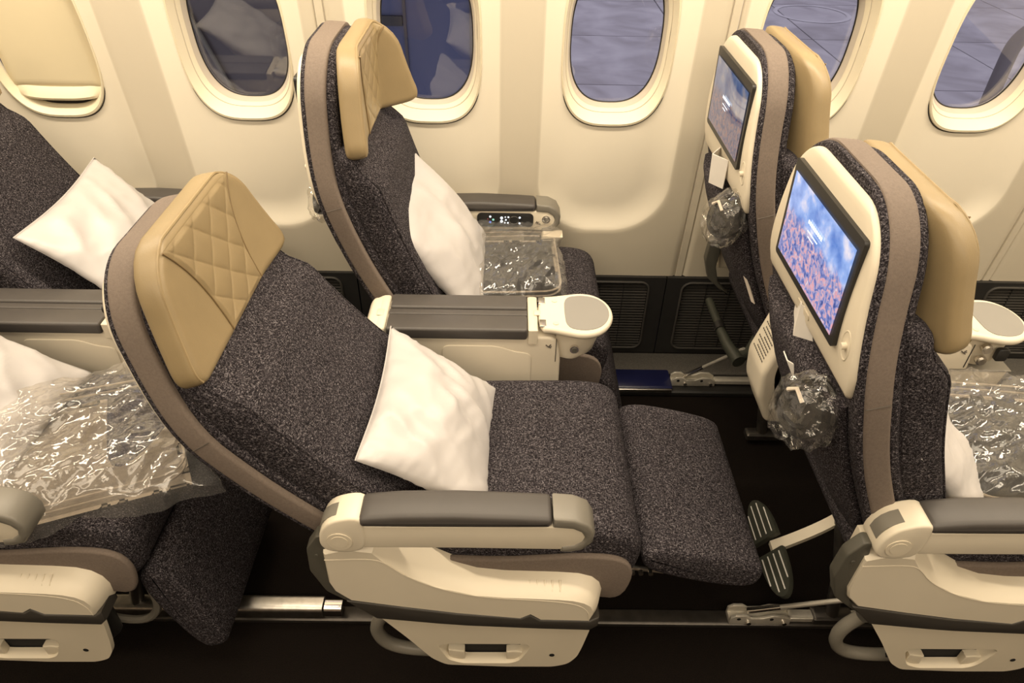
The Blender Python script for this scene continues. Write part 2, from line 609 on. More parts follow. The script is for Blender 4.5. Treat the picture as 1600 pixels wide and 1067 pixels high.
def wall_panel(xa, xb):
    nx, nz = int((xb - xa) / 0.011), 116
    z0, z1 = 0.349, 1.80
    V, F, M = [], [], []
    wins = [wx for wx in WINX if xa - 0.2 < wx < xb + 0.2]
    for j in range(nz + 1):
        z = z0 + (z1 - z0) * j / nz
        for i in range(nx + 1):
            x = xa + (xb - xa) * i / nx
            e = min(x - xa, xb - x)
            fold = 0.008 * (1 - min(1, e / 0.012)) ** 2
            rr = 9.0
            for wx in wins:
                q = ((abs(x - wx) / 0.1495) ** 3 + (abs(z - WZ) / 0.2285) ** 3) ** (1 / 3)
                if abs(q - 1) < 0.05 and abs(q - 1) < abs(rr - 1):
                    x, z2, rr = wx + (x - wx) / q, WZ + (z - WZ) / q, q
                    V.append((x, wall_y(z2) + bay_depth(x, z2) + fold, z2))
                    break
            else:
                V.append((x, wall_y(z) + bay_depth(x, z) + fold, z))
    # pull the grid lines nearest an opening onto its outline so that the hole is clean
    for j in range(nz):
        for i in range(nx):
            ids = (j * (nx + 1) + i, j * (nx + 1) + i + 1, (j + 1) * (nx + 1) + i + 1, (j + 1) * (nx + 1) + i)
            cx = sum(V[k][0] for k in ids) / 4
            cz = sum(V[k][2] for k in ids) / 4
            if any(all((abs(V[k][0] - wx) / 0.1495) ** 3 + (abs(V[k][2] - WZ) / 0.2285) ** 3 < 1.003 for k in ids) for wx in wins):
                continue
            F.append(ids)
    o = build('wall_panel', V, F, WALLF, wall_root, ang=60)
    at = o.data.attributes.new('bay', 'FLOAT', 'POINT')
    at.data.foreach_set('value', [max(-0.4, min(0.4, bay_dist(v.co.x, v.co.z))) for v in o.data.vertices])
    return o
for xa, xb in ((-2.58, JOINTS[0] - 0.012), (JOINTS[0] + 0.012, JOINTS[1] - 0.012), (JOINTS[1] + 0.012, JOINTS[2] - 0.012), (JOINTS[2] + 0.012, JOINTS[3] - 0.012), (JOINTS[3] + 0.012, 2.98)):
    wall_panel(xa, xb)
for xj in JOINTS:
    b = MB()
    rings = []
    for z in [0.345 + 1.45 * k / 12 for k in range(13)]:
        y = wall_y(z)
        rings.append([(xj - 0.0125, y + 0.012, z), (xj - 0.010, y + 0.003, z), (xj + 0.010, y + 0.003, z), (xj + 0.0125, y + 0.012, z)])
    b.add(*loft(rings))
    b.build('joint_strip', PILM, wall_root)

# windows
def ring_loft(sections, name, mat, parent, ox, ang=50):
    rings = []
    for a, bb, dy, n in sections:
        rings.append([(ox + x, wall_y(WZ + z) + dy, WZ + z) for x, z in se_out(a, bb, n)])
    return build(name, *loft(rings, False, False), mat, parent, ang=ang)
for i, wx in enumerate(WINX):
    d = 0.026
    fr = ring_loft([(0.151, 0.230, d - 0.001, 3.0), (0.1495, 0.2285, d - 0.006, 3.0), (0.1465, 0.222, d - 0.007, 3.0), (0.141, 0.206, d + 0.010, 3.0), (0.1375, 0.1985, d + 0.026, 3.0)], 'window_%d' % (i + 1), TRIMW, None, wx)
    tag(fr, 'cream oval cabin window frame', kind='structure')
    path = [(wx + x, wall_y(WZ + z) + d - 0.0012, WZ + z) for x, z in se_out(0.1522, 0.2312, 3.0)]
    g = MB(); g.tube(path + path[:2], 0.0013, 6, cap=False); g.build('shadow_gap', LINE, fr)
    if i > 0:
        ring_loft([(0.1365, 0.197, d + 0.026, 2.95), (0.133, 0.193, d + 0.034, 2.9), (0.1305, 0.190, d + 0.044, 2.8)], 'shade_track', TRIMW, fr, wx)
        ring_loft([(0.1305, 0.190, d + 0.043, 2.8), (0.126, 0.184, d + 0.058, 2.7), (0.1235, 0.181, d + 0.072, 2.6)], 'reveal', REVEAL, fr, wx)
        gv = [(wx + x, wall_y(WZ + z) + d + 0.0262, WZ + z) for x, z in se_out(0.1372, 0.198, 3.0)]
        g = MB(); g.tube(gv + gv[:2], 0.0014, 6, cap=False); g.build('track_groove', REVEAL, fr)
        gp = [(wx + x, wall_y(WZ + z) + d + 0.068, WZ + z) for x, z in se_out(0.1250, 0.183, 2.6)]
        gq = [(x, y + 0.004, z) for x, y, z in gp]
        build('pane', *loft([gp, gq]), GLASS, fr, smooth=False)
        sp = [(wx + x, wall_y(WZ + z) + d + 0.0665, WZ + z) for x, z in se_out(0.1235, 0.1815, 2.6)]
        g = MB(); g.tube(sp + sp[:2], 0.0022, 6, cap=False); g.build('seal', BLACKP, fr)
    else:
        # pulled-down shade: a shallow moulded panel with a grip lip along its bottom
        def sh(u, v, wx=wx):
            x = -0.129 + 0.258 * u
            zt, zb = WZ + 0.196, 0.945
            z = zb + (zt - zb) * v
            e = max(0, 1 - min(u, 1 - u) / 0.07)
            e2 = max(0, 1 - v / 0.04)
            return (wx + x, wall_y(z) + d + 0.022 - 0.008 * sstep(1 - e) * sstep(1 - e2), z)
        s = MB(); s.add(*grid(40, 40, sh)); s.build('shade', SHADE, fr)
        pr = [(d + 0.030, 0.918), (d + 0.002, 0.914), (d - 0.004, 0.922), (d + 0.004, 0.936), (d + 0.014, 0.948), (d + 0.030, 0.952)]
        rings = []
        for k in range(13):
            t = -1 + 2 * k / 12
            q = (1 - abs(t) ** 4) * 1.0
            rings.append([(wx + 0.128 * t, wall_y(z) + (d + 0.028) + (dy - d - 0.028) * (0.25 + 0.75 * q), z + 0.012 * abs(t) ** 3) for dy, z in pr])
        g = MB(); g.add(*loft(rings)); g.build('shade_handle', TRIMW, fr)
        g = MB(); g.box(wx - 0.128, wx + 0.128, wall_y(0.91) + d + 0.026, wall_y(0.91) + d + 0.030, 0.895, 0.93); g.build('shade_gap', LINE, fr)
        gp = [(wx + x, wall_y(WZ + z) + d + 0.058, WZ + z) for x, z in se_out(0.131, 0.199, 2.9)]
        build('pane', *loft([gp, [(x, y + 0.004, z) for x, y, z in gp]]), GLASS, fr, smooth=False)

# dado panels with air-return grilles
def dado(xc, idx):
    x0, x1, z0, z1 = xc - 0.259, xc + 0.259, 0.028, 0.348
    gx0, gx1, gz0, gz1 = xc - 0.203, xc + 0.203, 0.052, 0.330
    out = [(x0 + 0.002, z0), (x1 - 0.002, z0), (x1 - 0.002, z1), (x0 + 0.002, z1)]
    hole = rrect(gx0, gx1, gz0, gz1, 0.03, 5)
    p = build('trim_%d' % idx, *plate_with_hole(out, hole, 1.985, 2.0), DADO, None)
    tag(p, 'black lower wall panel with air grille', kind='structure')
    ring = [(x, 1.9835, z) for x, z in hole]
    g = MB(); g.tube(ring + ring[:2], 0.004, 6, cap=False); g.build('grille_rim', SLATM, p)
    s0 = None
    ns = 24
    for k in range(ns):
        z = gz0 + 0.008 + (gz1 - gz0 - 0.016) * k / (ns - 1)
        if s0 is None:
            g = MB()
            g.add([(gx0 + 0.004, 1.989, -0.0035), (gx0 + 0.004, 1.989, 0.0005), (gx0 + 0.004, 1.999, 0.0035), (gx0 + 0.004, 1.999, -0.0005),
                   (gx1 - 0.004, 1.989, -0.0035), (gx1 - 0.004, 1.989, 0.0005), (gx1 - 0.004, 1.999, 0.0035), (gx1 - 0.004, 1.999, -0.0005)],
                  [(0, 1, 2, 3), (4, 7, 6, 5), (0, 4, 5, 1), (1, 5, 6, 2), (2, 6, 7, 3), (3, 7, 4, 0)])
            s0 = g.build('slat', SLATM, p, smooth=False)
            s0.location.z = z
        else:
            o = s0.copy(); COL.objects.link(o); o.parent = p; o.location.z = z
    for xk in (gx0 + 0.085, gx0 + 0.165, gx1 - 0.165, gx1 - 0.085):
        g = MB(); g.box(xk - 0.0012, xk + 0.0012, 1.9875, 1.9985, gz0 - 0.002, gz1 + 0.002); g.build('grille_bar', DADO, p, smooth=False)
    g = MB(); g.box(gx0 - 0.01, gx1 + 0.01, 2.002, 2.006, gz0 - 0.01, gz1 + 0.01); g.build('grille_back', HOLE, p, smooth=False)
for k, xc in enumerate([-1.278, -0.760, -0.242, 0.276, 0.794, 1.312, 1.830, 2.348]):
    dado(xc, k + 1)

# raceway, seat tracks, blue cover
b = MB(); b.box(-2.58, 2.98, 1.872, 1.984, 0.0, 0.030, 0.006)
tag(b.build('baseboard_back', RACE), 'grey flecked cable raceway along the wall', kind='structure')
b = MB(); b.box(-2.58, 2.98, 1.780, 1.868, 0.0, 0.022, 0.005)
tag(b.build('trim_9', DADO), 'dark seat track cover along the wall', kind='structure')
b = MB(); b.box(-2.58, 2.98, 0.935, 0.975, 0.0, 0.018, 0.004)
tag(b.build('trim_10', DMETAL), 'metal seat track in the carpet', kind='structure')
t = empty('track_cover', (0.462, 1.822, 0.0), 'navy blue plastic seat track cover on the floor by the wall', 'track cover')
b = MB(); b.box(-0.104, 0.104, -0.040, 0.056, 0.0225, 0.040, 0.004); b.build('cover', NAVY, t)
b = MB(); b.box(-0.104, 0.100, -0.047, -0.040, 0.0225, 0.036, 0.002); b.build('edge_strip', SILVER, t)

# ------------------------------------------------------------------ outside: the parking apron
GZ = -4.5
root = MB(); root.box(-30, 46, 5, 62, GZ - 0.4, GZ - 0.12)
apron = tag(root.build('floor_apron', JOINT, smooth=False), 'concrete parking apron outside the windows', kind='structure')
s0 = None
for ix in range(-5, 7):
    for iy in range(0, 8):
        x, y = 5.4 + 4.3 * ix, 9.4 + 4.8 * iy
        if s0 is None:
            g = MB(); g.box(0.025, 4.275, 0.025, 4.775, GZ - 0.13, GZ, 0)
            s0 = g.build('apron_slab', CONC, apron, smooth=False)
            o = s0
        else:
            o = s0.copy(); COL.objects.link(o); o.parent = apron
        o.location = (x, y, 0)
g = MB()
cc = []
for k in range(49):
    a = 2 * math.pi * k / 48
    cc.append((math.cos(a), math.sin(a)))
for k in range(48):
    a, c2 = cc[k], cc[k + 1]
    g.add([(a[0] * 1.18, a[1] * 1.18, 0), (a[0] * 1.34, a[1] * 1.34, 0), (c2[0] * 1.34, c2[1] * 1.34, 0), (c2[0] * 1.18, c2[1] * 1.18, 0)], [(0, 1, 2, 3)])
o = g.build('ground_marking', PAINTW, None, smooth=False)
o.location = (10.8, 27.2, GZ + 0.012)
tag(o, 'pale painted ring on the concrete apron outside', 'ground marking')
t = empty('ground_vehicle', (-1.55, 6.6, GZ), 'navy blue ground service vehicle outside the second clear window', 'vehicle')
b = MB(); b.box(0.0, 1.75, 0, 2.2, 0.5, 6.4, 0.05); b.build('body', TRUCKN, t)
for x in (0.25, 0.62, 1.2):
    b = MB(); b.box(x - 0.012, x + 0.012, -0.02, 0.0, 0.6, 6.3); b.build('panel_rib', TRUCKG, t)
b = MB(); b.box(0.05, 0.60, -0.03, 0.0, 4.48, 4.56); b.build('rail', BLACKP, t)
for x in (0.5, 1.3):
    b = MB(); b.tube([(x, -0.02, 0.45), (x, 0.3, 0.45)], 0.45, 20); b.build('wheel', BLACKP, t)
t = empty('ground_loader', (-5.75, 6.2, GZ), 'dark grey loader outside the window nearest the closed shade', 'vehicle')
b = MB(); b.box(0.0, 4.05, 0, 2.4, 0.5, 6.6, 0.05); b.build('body', TRUCKG, t)
b = MB(); b.box(0.1, 3.95, -0.06, 0.0, 3.55, 3.75, 0.02); b.build('rail', TRUCKN, t)
b = MB(); b.tube([(3.1, -0.04, 4.7), (3.35, -0.04, 4.0)], 0.02, 8); b.build('hose', CAPD, t)
for x in (0.7, 3.3):
    b = MB(); b.tube([(x, -0.02, 0.45), (x, 0.3, 0.45)], 0.45, 20); b.build('wheel', BLACKP, t)
o = MB()
path = [(5.44, 8.0, GZ), (5.44, 8.0, -2.0), (5.44, 8.0, -0.62), (5.46, 8.0, -0.42), (5.58, 8.0, -0.28), (5.86, 8.0, -0.24), (7.6, 8.0, -0.24)]
o.tube(chaikin(path, 2, False), 0.085, 10)
tag(o.build('bent_post', POSTM), 'grey bent metal post standing on the apron outside', 'post')

# ------------------------------------------------------------------ seats
PITCH = 0.97
YA, YW = 1.035, 1.657           # centre lines of the aisle and window seats
PROF_Z = [0.42, 0.50, 0.58, 0.655, 0.72, 0.80, 0.872, 0.93, 1.00, 1.07, 1.14, 1.21]
PROF_X = [-0.225, -0.262, -0.300, -0.335, -0.364, -0.392, -0.413, -0.425, -0.431, -0.432, -0.430, -0.426]
def prof_x(h):
    return (interp(PROF_Z, PROF_X, h - 0.03) + 2 * interp(PROF_Z, PROF_X, h) + interp(PROF_Z, PROF_X, h + 0.03)) / 4

class Back:
    def __init__(s, rec=0.0, to=(-0.413, 0.872), flex=0.0):
        s.flex = flex
        s.c, s.s = math.cos(R(rec)), math.sin(R(rec))
        s.to = to
    def rt(s, x, z):
        x, z = x + 0.413, z - 0.872
        return (s.to[0] + x * s.c - z * s.s, s.to[1] + x * s.s + z * s.c)
    def pt(s, h, d, v):
        def px(q):
            return prof_x(q) + s.flex * max(0.0, q - 0.84) ** 2 / (max(0.0, q - 0.84) + 0.05)
        dx = (px(h + 0.012) - px(h - 0.012)) / 0.024
        l = math.hypot(1, dx)
        nx, nz = 1 / l, -dx / l
        x, z = s.rt(px(h) + d * nx, h + d * nz)
        return (x, v, z)

TOP = 1.178
def w_band(h, top=None, r=0.108, inset=0.0):
    top = TOP if top is None else top
    w = 0.236 + (0.178 - 0.236) * sstep((h - 0.84) / 0.36) - inset
    if h > top - r:
        q = min(1.0, (h - (top - r)) / r)
        w -= r * (1 - math.sqrt(max(0.0, 1 - q * q)))
    return w
def h_rows(h0, h1, n, r=0.108):
    rows = [h0 + (h1 - r - h0) * k / n for k in range(n + 1)]
    rows += [h1 - r + r * math.sin(math.pi / 2 * k / 12) for k in range(1, 13)]
    return rows
def back_layer(B, h0, h1, inset, d0, d1, rc, n=22, edge=0.006, ns=6, bulge=0.0):
    rings = []
    rows = h_rows(h0, h1, n)
    for h in rows:
        w = w_band(h, h1, 0.108, inset)
        rings.append([B.pt(h, d + (bulge * (1 - (v / w) ** 2) if d > (d0 + d1) / 2 else 0), v) for v, d in rrect(-w, w, d0, d1, rc, 3, ns)])
    h, w = rows[-1], w_band(rows[-1], h1, 0.108, inset)
    rings.append([B.pt(h + 0.0012, d, v) for v, d in rrect(-w + 0.018, w - 0.018, d0 + 0.002, d1 - 0.002, rc, 3, ns)])
    return loft(rings)

def headrest(B, seat, wings, h0=0.960, h1=1.195, tilt=0.0):
    dB, dF = 0.060, 0.108
    def width(h):
        t = (h - h0) / (h1 - h0)
        return 0.238 + (0.170 - 0.238) * t
    def wingmap(v, d, h):
        vb = 0.082
        e = abs(v) - vb
        if e > 0:
            dm = 0.084
            wing = wings[0] if v < 0 else wings[1]
            lo, steps = 0.0, 10
            x, y, ph = vb, dm, 0.0
            seg = e / steps
            for k in range(steps):
                ph = R(wing) * sstep((k + 0.5) * seg / 0.05)
                x += seg * math.cos(ph)
                y += seg * math.sin(ph)
            off = d - dm
            v2 = x - off * math.sin(ph)
            d2 = y + off * math.cos(ph)
            v, d = math.copysign(v2, v), d2
        return B.pt(h + tilt * (d - dB), d, v)
    rings = []
    er, cr = 0.018, 0.070
    rows = [h0 + 0.045 * (1 - math.cos(math.pi / 2 * k / 9)) for k in range(10)]
    rows += [h0 + 0.045 + (h1 - 0.045 - cr - h0) * k / 10 for k in range(1, 11)]
    rows += [h1 - cr + cr * math.sin(math.pi / 2 * k / 6) for k in range(1, 7)]
    for k, h in enumerate(rows):
        w = width(h)
        if h > h1 - cr:
            q = (h - (h1 - cr)) / cr
            w -= cr * (1 - math.sqrt(max(0, 1 - q * q)))
        dd = 0.0
        if h < h0 + er:
            q = 1 - (h - h0) / er
            dd = er * (1 - math.sqrt(max(0, 1 - q * q)))
            w -= dd * 0.7
        if h < h0 + 0.045:
            q = 1 - (h - h0) / 0.045
            w -= 0.035 * (1 - math.sqrt(max(0, 1 - q * q)))
        if h > h1 - 0.016:
            q = (h - (h1 - 0.016)) / 0.016
            dd = 0.016 * (1 - math.sqrt(max(0, 1 - q * q)))
        rings.append([wingmap(v, d, h) for v, d in rrect(-w, w, dB + dd * 0.6, dF - dd, 0.016, 4, 28)])
    o = build('headrest', *loft(rings), TAN, seat, ang=60)
    # quilted centre
    hb, ht = h0 + 0.012, h1 - 0.014
    def half(h):
        t = (h - hb) / (ht - hb)
        return 0.082 + 0.060 * max(0, t) ** 2.6
    def q(u, v):
        h = hb + (ht - hb) * v
        x = (2 * u - 1) * half(h)
        a = (x * 0.95 + (h - hb)) / 0.074
        c = (x * 0.95 - (h - hb)) / 0.074
        puff = (abs(math.sin(math.pi * a)) * abs(math.sin(math.pi * c))) ** 0.28
        e = min(1, (1 - abs(2 * u - 1)) / 0.08, v / 0.04, (1 - v) / 0.04)
        return wingmap(x, dF + 0.0005 + 0.0042 * puff * max(0, e), h)
    build('quilted_panel', *grid(130, 110, q), TAN, o, ang=80)
    for sgn in (-1, 1):
        pth = [wingmap(sgn * half(hb + (ht - hb) * k / 24), dF + 0.0008, hb + (ht - hb) * k / 24) for k in range(25)]
        g = MB(); g.tube(pth, 0.0016, 6); g.build('seam', TAN_D, o)
    # piping around the front rim
    pth = []
    for sgn in (-1, 1):
        seg = []
        for k in range(28):
            h = h0 + 0.012 + (h1 - 0.004 - h0 - 0.012) * k / 27
            w = width(h) - 0.006
            if h < h0 + 0.045:
                w -= 0.035 * (1 - math.sqrt(max(0, 1 - (1 - (h - h0) / 0.045) ** 2)))
            if h > h1 - cr:
                qq = min(1, (h - (h1 - cr)) / cr)
                w -= cr * (1 - math.sqrt(max(0, 1 - qq * qq)))
            seg.append(wingmap(sgn * w, dF - 0.006, h))
        pth.append(seg)
    wt = width(h1 - 0.004) - 0.006 - cr * 0.66
    topseg = [wingmap(-wt + 2 * wt * k / 20, dF - 0.006, h1 - 0.003) for k in range(1, 20)]
    g = MB(); g.tube(pth[0] + topseg + pth[1][::-1], 0.0026, 6); g.build('piping', TAN_P, o)
    wb = width(h0) - 0.045
    g = MB(); g.tube([wingmap(-wb + 2 * wb * k / 30, dF - 0.016, h0 + 0.004) for k in range(31)], 0.0024, 6); g.build('piping', TAN_P, o)
    # rear mounting flap
    g = MB(); g.add(*loft([[B.pt(h, d, v) for v, d in rrect(-0.09, 0.09, 0.035, dB + 0.01, 0.006, 2, 4)] for h in (h0 + 0.03, TOP - 0.03, TOP - 0.020)])); g.build('slide_plate', TAN_P, o)
    return o

def monitor(B, seat, mat, knob_side=-1):
    h0, h1 = 0.868, TOP - 0.020
    def width(h):
        w = w_band(h, 9.0) - 0.010 - 0.012 * sstep((0.92 - h) / 0.05)
        r = 0.085
        if h > h1 - r:
            q = min(1, (h - (h1 - r)) / r)
            w -= r * (1 - math.sqrt(max(0, 1 - q * q)))
        return w
    rows = [h0, h0 + 0.004, h0 + 0.012] + [h0 + 0.012 + (h1 - 0.097 - h0) * k / 10 for k in range(1, 11)] + [h1 - 0.085 + 0.085 * math.sin(math.pi / 2 * k / 11) for k in range(1, 12)]
    rings = []
    for k, h in enumerate(rows):
        w = width(h) - (0.010 if k == 0 else 0.003 if k == 1 else 0)
        dd = 0.006 if k == 0 else 0.002 if k == 1 else 0.0
        if h > h1 - 0.012:
            dd = 0.009 * ((h - (h1 - 0.012)) / 0.012) ** 2
        rings.append([B.pt(h, d, v) for v, d in rrect(-w, w, -0.018 + dd, 0.000, 0.009, 4, 6)])
    o = build('monitor_surround', *loft(rings), CREAM, seat, ang=60)
    sh0, sh1, sw = 0.930 + (TOP - 1.178) * 1.1, 1.118 + (TOP - 1.178) * 1.1, 0.152
    rec = [(-sw, sh0), (sw, sh0), (sw, sh1), (-sw, sh1)]
    f = MB()
    def slabv(x0, x1, a, c, d0, d1):
        rr = rrect(x0, x1, a, c, 0.007, 3)
        return loft([[B.pt(h, d0, v) for v, h in rr], [B.pt(h, d1, v) for v, h in rr]])
    f.add(*slabv(-sw, sw, sh0, sh1, -0.0262, -0.014))
    f.build('screen_frame', BLACKP, o)
    dx0, dx1, da, dc = -sw + 0.013, sw - 0.013, sh0 + 0.015, sh1 - 0.020
    pts = [(v, h) for v, h in ((dx0, da), (dx1, da), (dx1, dc), (dx0, dc))]
    vv = [B.pt(h, -0.0270, v) for v, h in pts]
    me = bpy.data.meshes.new('display')
    me.from_pydata(vv, [], [(0, 3, 2, 1)])
    uvl = me.uv_layers.new(name='UVMap')
    # seen from behind, the picture's left is at +Y
    uvs = {0: (1, 0), 1: (0, 0), 2: (0, 1), 3: (1, 1)}
    for lp in me.loops:
        uvl.data[lp.index].uv = uvs[lp.vertex_index]
    me.materials.append(mat)
    d = bpy.data.objects.new('display', me); COL.objects.link(d); d.parent = o
    # white caption marks on the picture
    for row, (a, c, hh) in enumerate(((-0.030, 0.034, 1.050), (-0.018, 0.028, 1.038), (-0.004, 0.020, 1.030))):
        g = MB()
        x = a
        th = 0.0065 if row == 0 else 0.0022
        while x < c:
            wd = 0.0055 if row == 0 else 0.0025
            g.add([B.pt(hh, -0.0274, x), B.pt(hh, -0.0274, x + wd), B.pt(hh + th, -0.0274, x + wd), B.pt(hh + th, -0.0274, x)], [(0, 1, 2, 3)])
            x += wd * 1.35
        g.build('caption', LEDW, o, smooth=False)
    # headphone socket in a round dimple by the lower corner
    kh, kv = 0.955, knob_side * 0.180
    rings = []
    for rr, dd in ((0.019, -0.0175), (0.017, -0.0190), (0.0155, -0.0178), (0.009, -0.0172)):
        rings.append([B.pt(kh + 1.5 * rr * math.sin(2 * math.pi * k / 20), dd, kv + 0.85 * rr * math.cos(2 * math.pi * k / 20)) for k in range(20)])
    g = MB(); g.add(*loft(rings, False, True)); g.build('dimple', CREAM_D, o)
    g = MB(); g.tube([B.pt(kh, -0.017, kv), B.pt(kh, -0.026, kv)], 0.006, 12); g.build('button', CREAM, o)
    g = MB(); g.add(*loft([[B.pt(h, dd, v) for v, h in rrect(-0.03, 0.03, 0.893, 0.905, 0.004, 3)] for dd in (-0.017, -0.020)])); g.build('latch', CREAM_D, o)
    return o

SEAT_PROF = [(-0.27, 0.40), (-0.285, 0.47), (-0.25, 0.515), (-0.10, 0.528), (0.10, 0.533), (0.19, 0.534), (0.245, 0.520), (0.270, 0.480), (0.268, 0.420), (0.245, 0.368), (0.20, 0.365), (0.0, 0.39)]
UP_NEAR = [(-0.321, 0.545), (-0.323, 0.454), (-0.316, 0.428), (-0.289, 0.397), (-0.191, 0.376), (-0.087, 0.356), (0.036, 0.340), (0.055, 0.354), (0.075, 0.336), (0.172, 0.334), (0.177, 0.352), (0.179, 0.371), (0.172, 0.388), (0.158, 0.400), (0.135, 0.408), (0.104, 0.412), (0.001, 0.417), (-0.051, 0.423), (-0.118, 0.446), (-0.182, 0.487), (-0.212, 0.522), (-0.232, 0.552), (-0.280, 0.560)]
UP_FAR = [(-0.321, 0.570), (-0.323, 0.454), (-0.316, 0.428), (-0.289, 0.397), (-0.191, 0.376), (-0.087, 0.356), (0.036, 0.340), (0.055, 0.354), (0.075, 0.336), (0.190, 0.334), (0.195, 0.352), (0.197, 0.378), (0.190, 0.402), (0.174, 0.420), (0.148, 0.430), (0.106, 0.434), (0.003, 0.437), (-0.050, 0.445), (-0.098, 0.466), (-0.155, 0.505), (-0.190, 0.545), (-0.225, 0.572), (-0.280, 0.576)]
BANDP = [(-0.298, 0.397), (-0.191, 0.376), (-0.087, 0.356), (0.037, 0.342), (0.055, 0.355), (0.075, 0.336), (0.172, 0.335), (0.190, 0.350), (0.190, 0.320), (0.175, 0.303), (0.074, 0.306), (-0.069, 0.314), (-0.124, 0.320), (-0.246, 0.337)]
LOWP = [(-0.243, 0.340), (-0.193, 0.261), (-0.146, 0.179), (-0.117, 0.154), (0.008, 0.148), (0.111, 0.150), (0.141, 0.163), (0.158, 0.193), (0.166, 0.233), (0.177, 0.306), (0.074, 0.310), (-0.069, 0.318), (-0.124, 0.325)]
HOLEP = [(-0.133, 0.229), (-0.113, 0.238), (0.050, 0.240), (0.059, 0.231), (0.056, 0.216), (0.038, 0.174), (0.019, 0.162), (-0.082, 0.160), (-0.112, 0.174)]
ARMP = [(-0.246, 0.633), (0.085, 0.638), (0.122, 0.636), (0.137, 0.625), (0.142, 0.610), (0.136, 0.593), (0.118, 0.583), (0.101, 0.575), (-0.063, 0.576), (-0.246, 0.574)]
CAPP = [(0.084, 0.661), (0.120, 0.658), (0.145, 0.645), (0.157, 0.622), (0.155, 0.598), (0.140, 0.578), (0.118, 0.570), (0.100, 0.571), (0.102, 0.585), (0.122, 0.589), (0.136, 0.600), (0.140, 0.612), (0.133, 0.625), (0.118, 0.634), (0.084, 0.637)]
HINGEP = [(-0.320, 0.590), (-0.314, 0.622), (-0.292, 0.648), (-0.240, 0.659), (-0.236, 0.620), (-0.240, 0.572), (-0.270, 0.560), (-0.300, 0.562), (-0.316, 0.572)]
TAUPEP = [(-0.16, 0.47), (-0.101, 0.468), (0.0, 0.464), (0.096, 0.474), (0.15, 0.479), (0.205, 0.476), (0.236, 0.463), (0.252, 0.435), (0.252, 0.399), (0.242, 0.357), (0.223, 0.341), (0.195, 0.345), (0.0, 0.37), (-0.16, 0.40)]
BRACKP = [(-0.330, 0.585), (-0.352, 0.548), (-0.356, 0.482), (-0.335, 0.416), (-0.290, 0.375), (-0.255, 0.352), (-0.300, 0.40), (-0.318, 0.46), (-0.312, 0.55), (-0.318, 0.585)]

def arm_common(seat, yn, yf, near_mat=True):
    """arm bar with soft pad and wrap-round nose; yn = aisle-facing side, yf = other side (seat-local)"""
    a = MB(); a.add(*slab(round_poly(ARMP, 0.006, 2), yn, yf, 0.003))
    arm = a.build('armrest', CREAM, seat)
    pz = [(-0.246, 0.632), (-0.246, 0.655), (-0.18, 0.664), (-0.08, 0.667), (0.083, 0.661), (0.083, 0.636)]
    a = MB(); a.add(*slab(chaikin(round_poly(pz, 0.012, 2), 1), yn - 0.004, yf + 0.004, 0.010)); a.build('arm_pad', PAD, arm)
    a = MB(); a.add(*slab(CAPP, yn - 0.003, yf + 0.003, 0.006)); a.build('arm_nose', CAPG, arm)
    a = MB(); a.add(*slab(chaikin(HINGEP, 2), yn - 0.002, yf + 0.003, 0.005)); h = a.build('hinge_cover', CREAM, arm)
    return arm

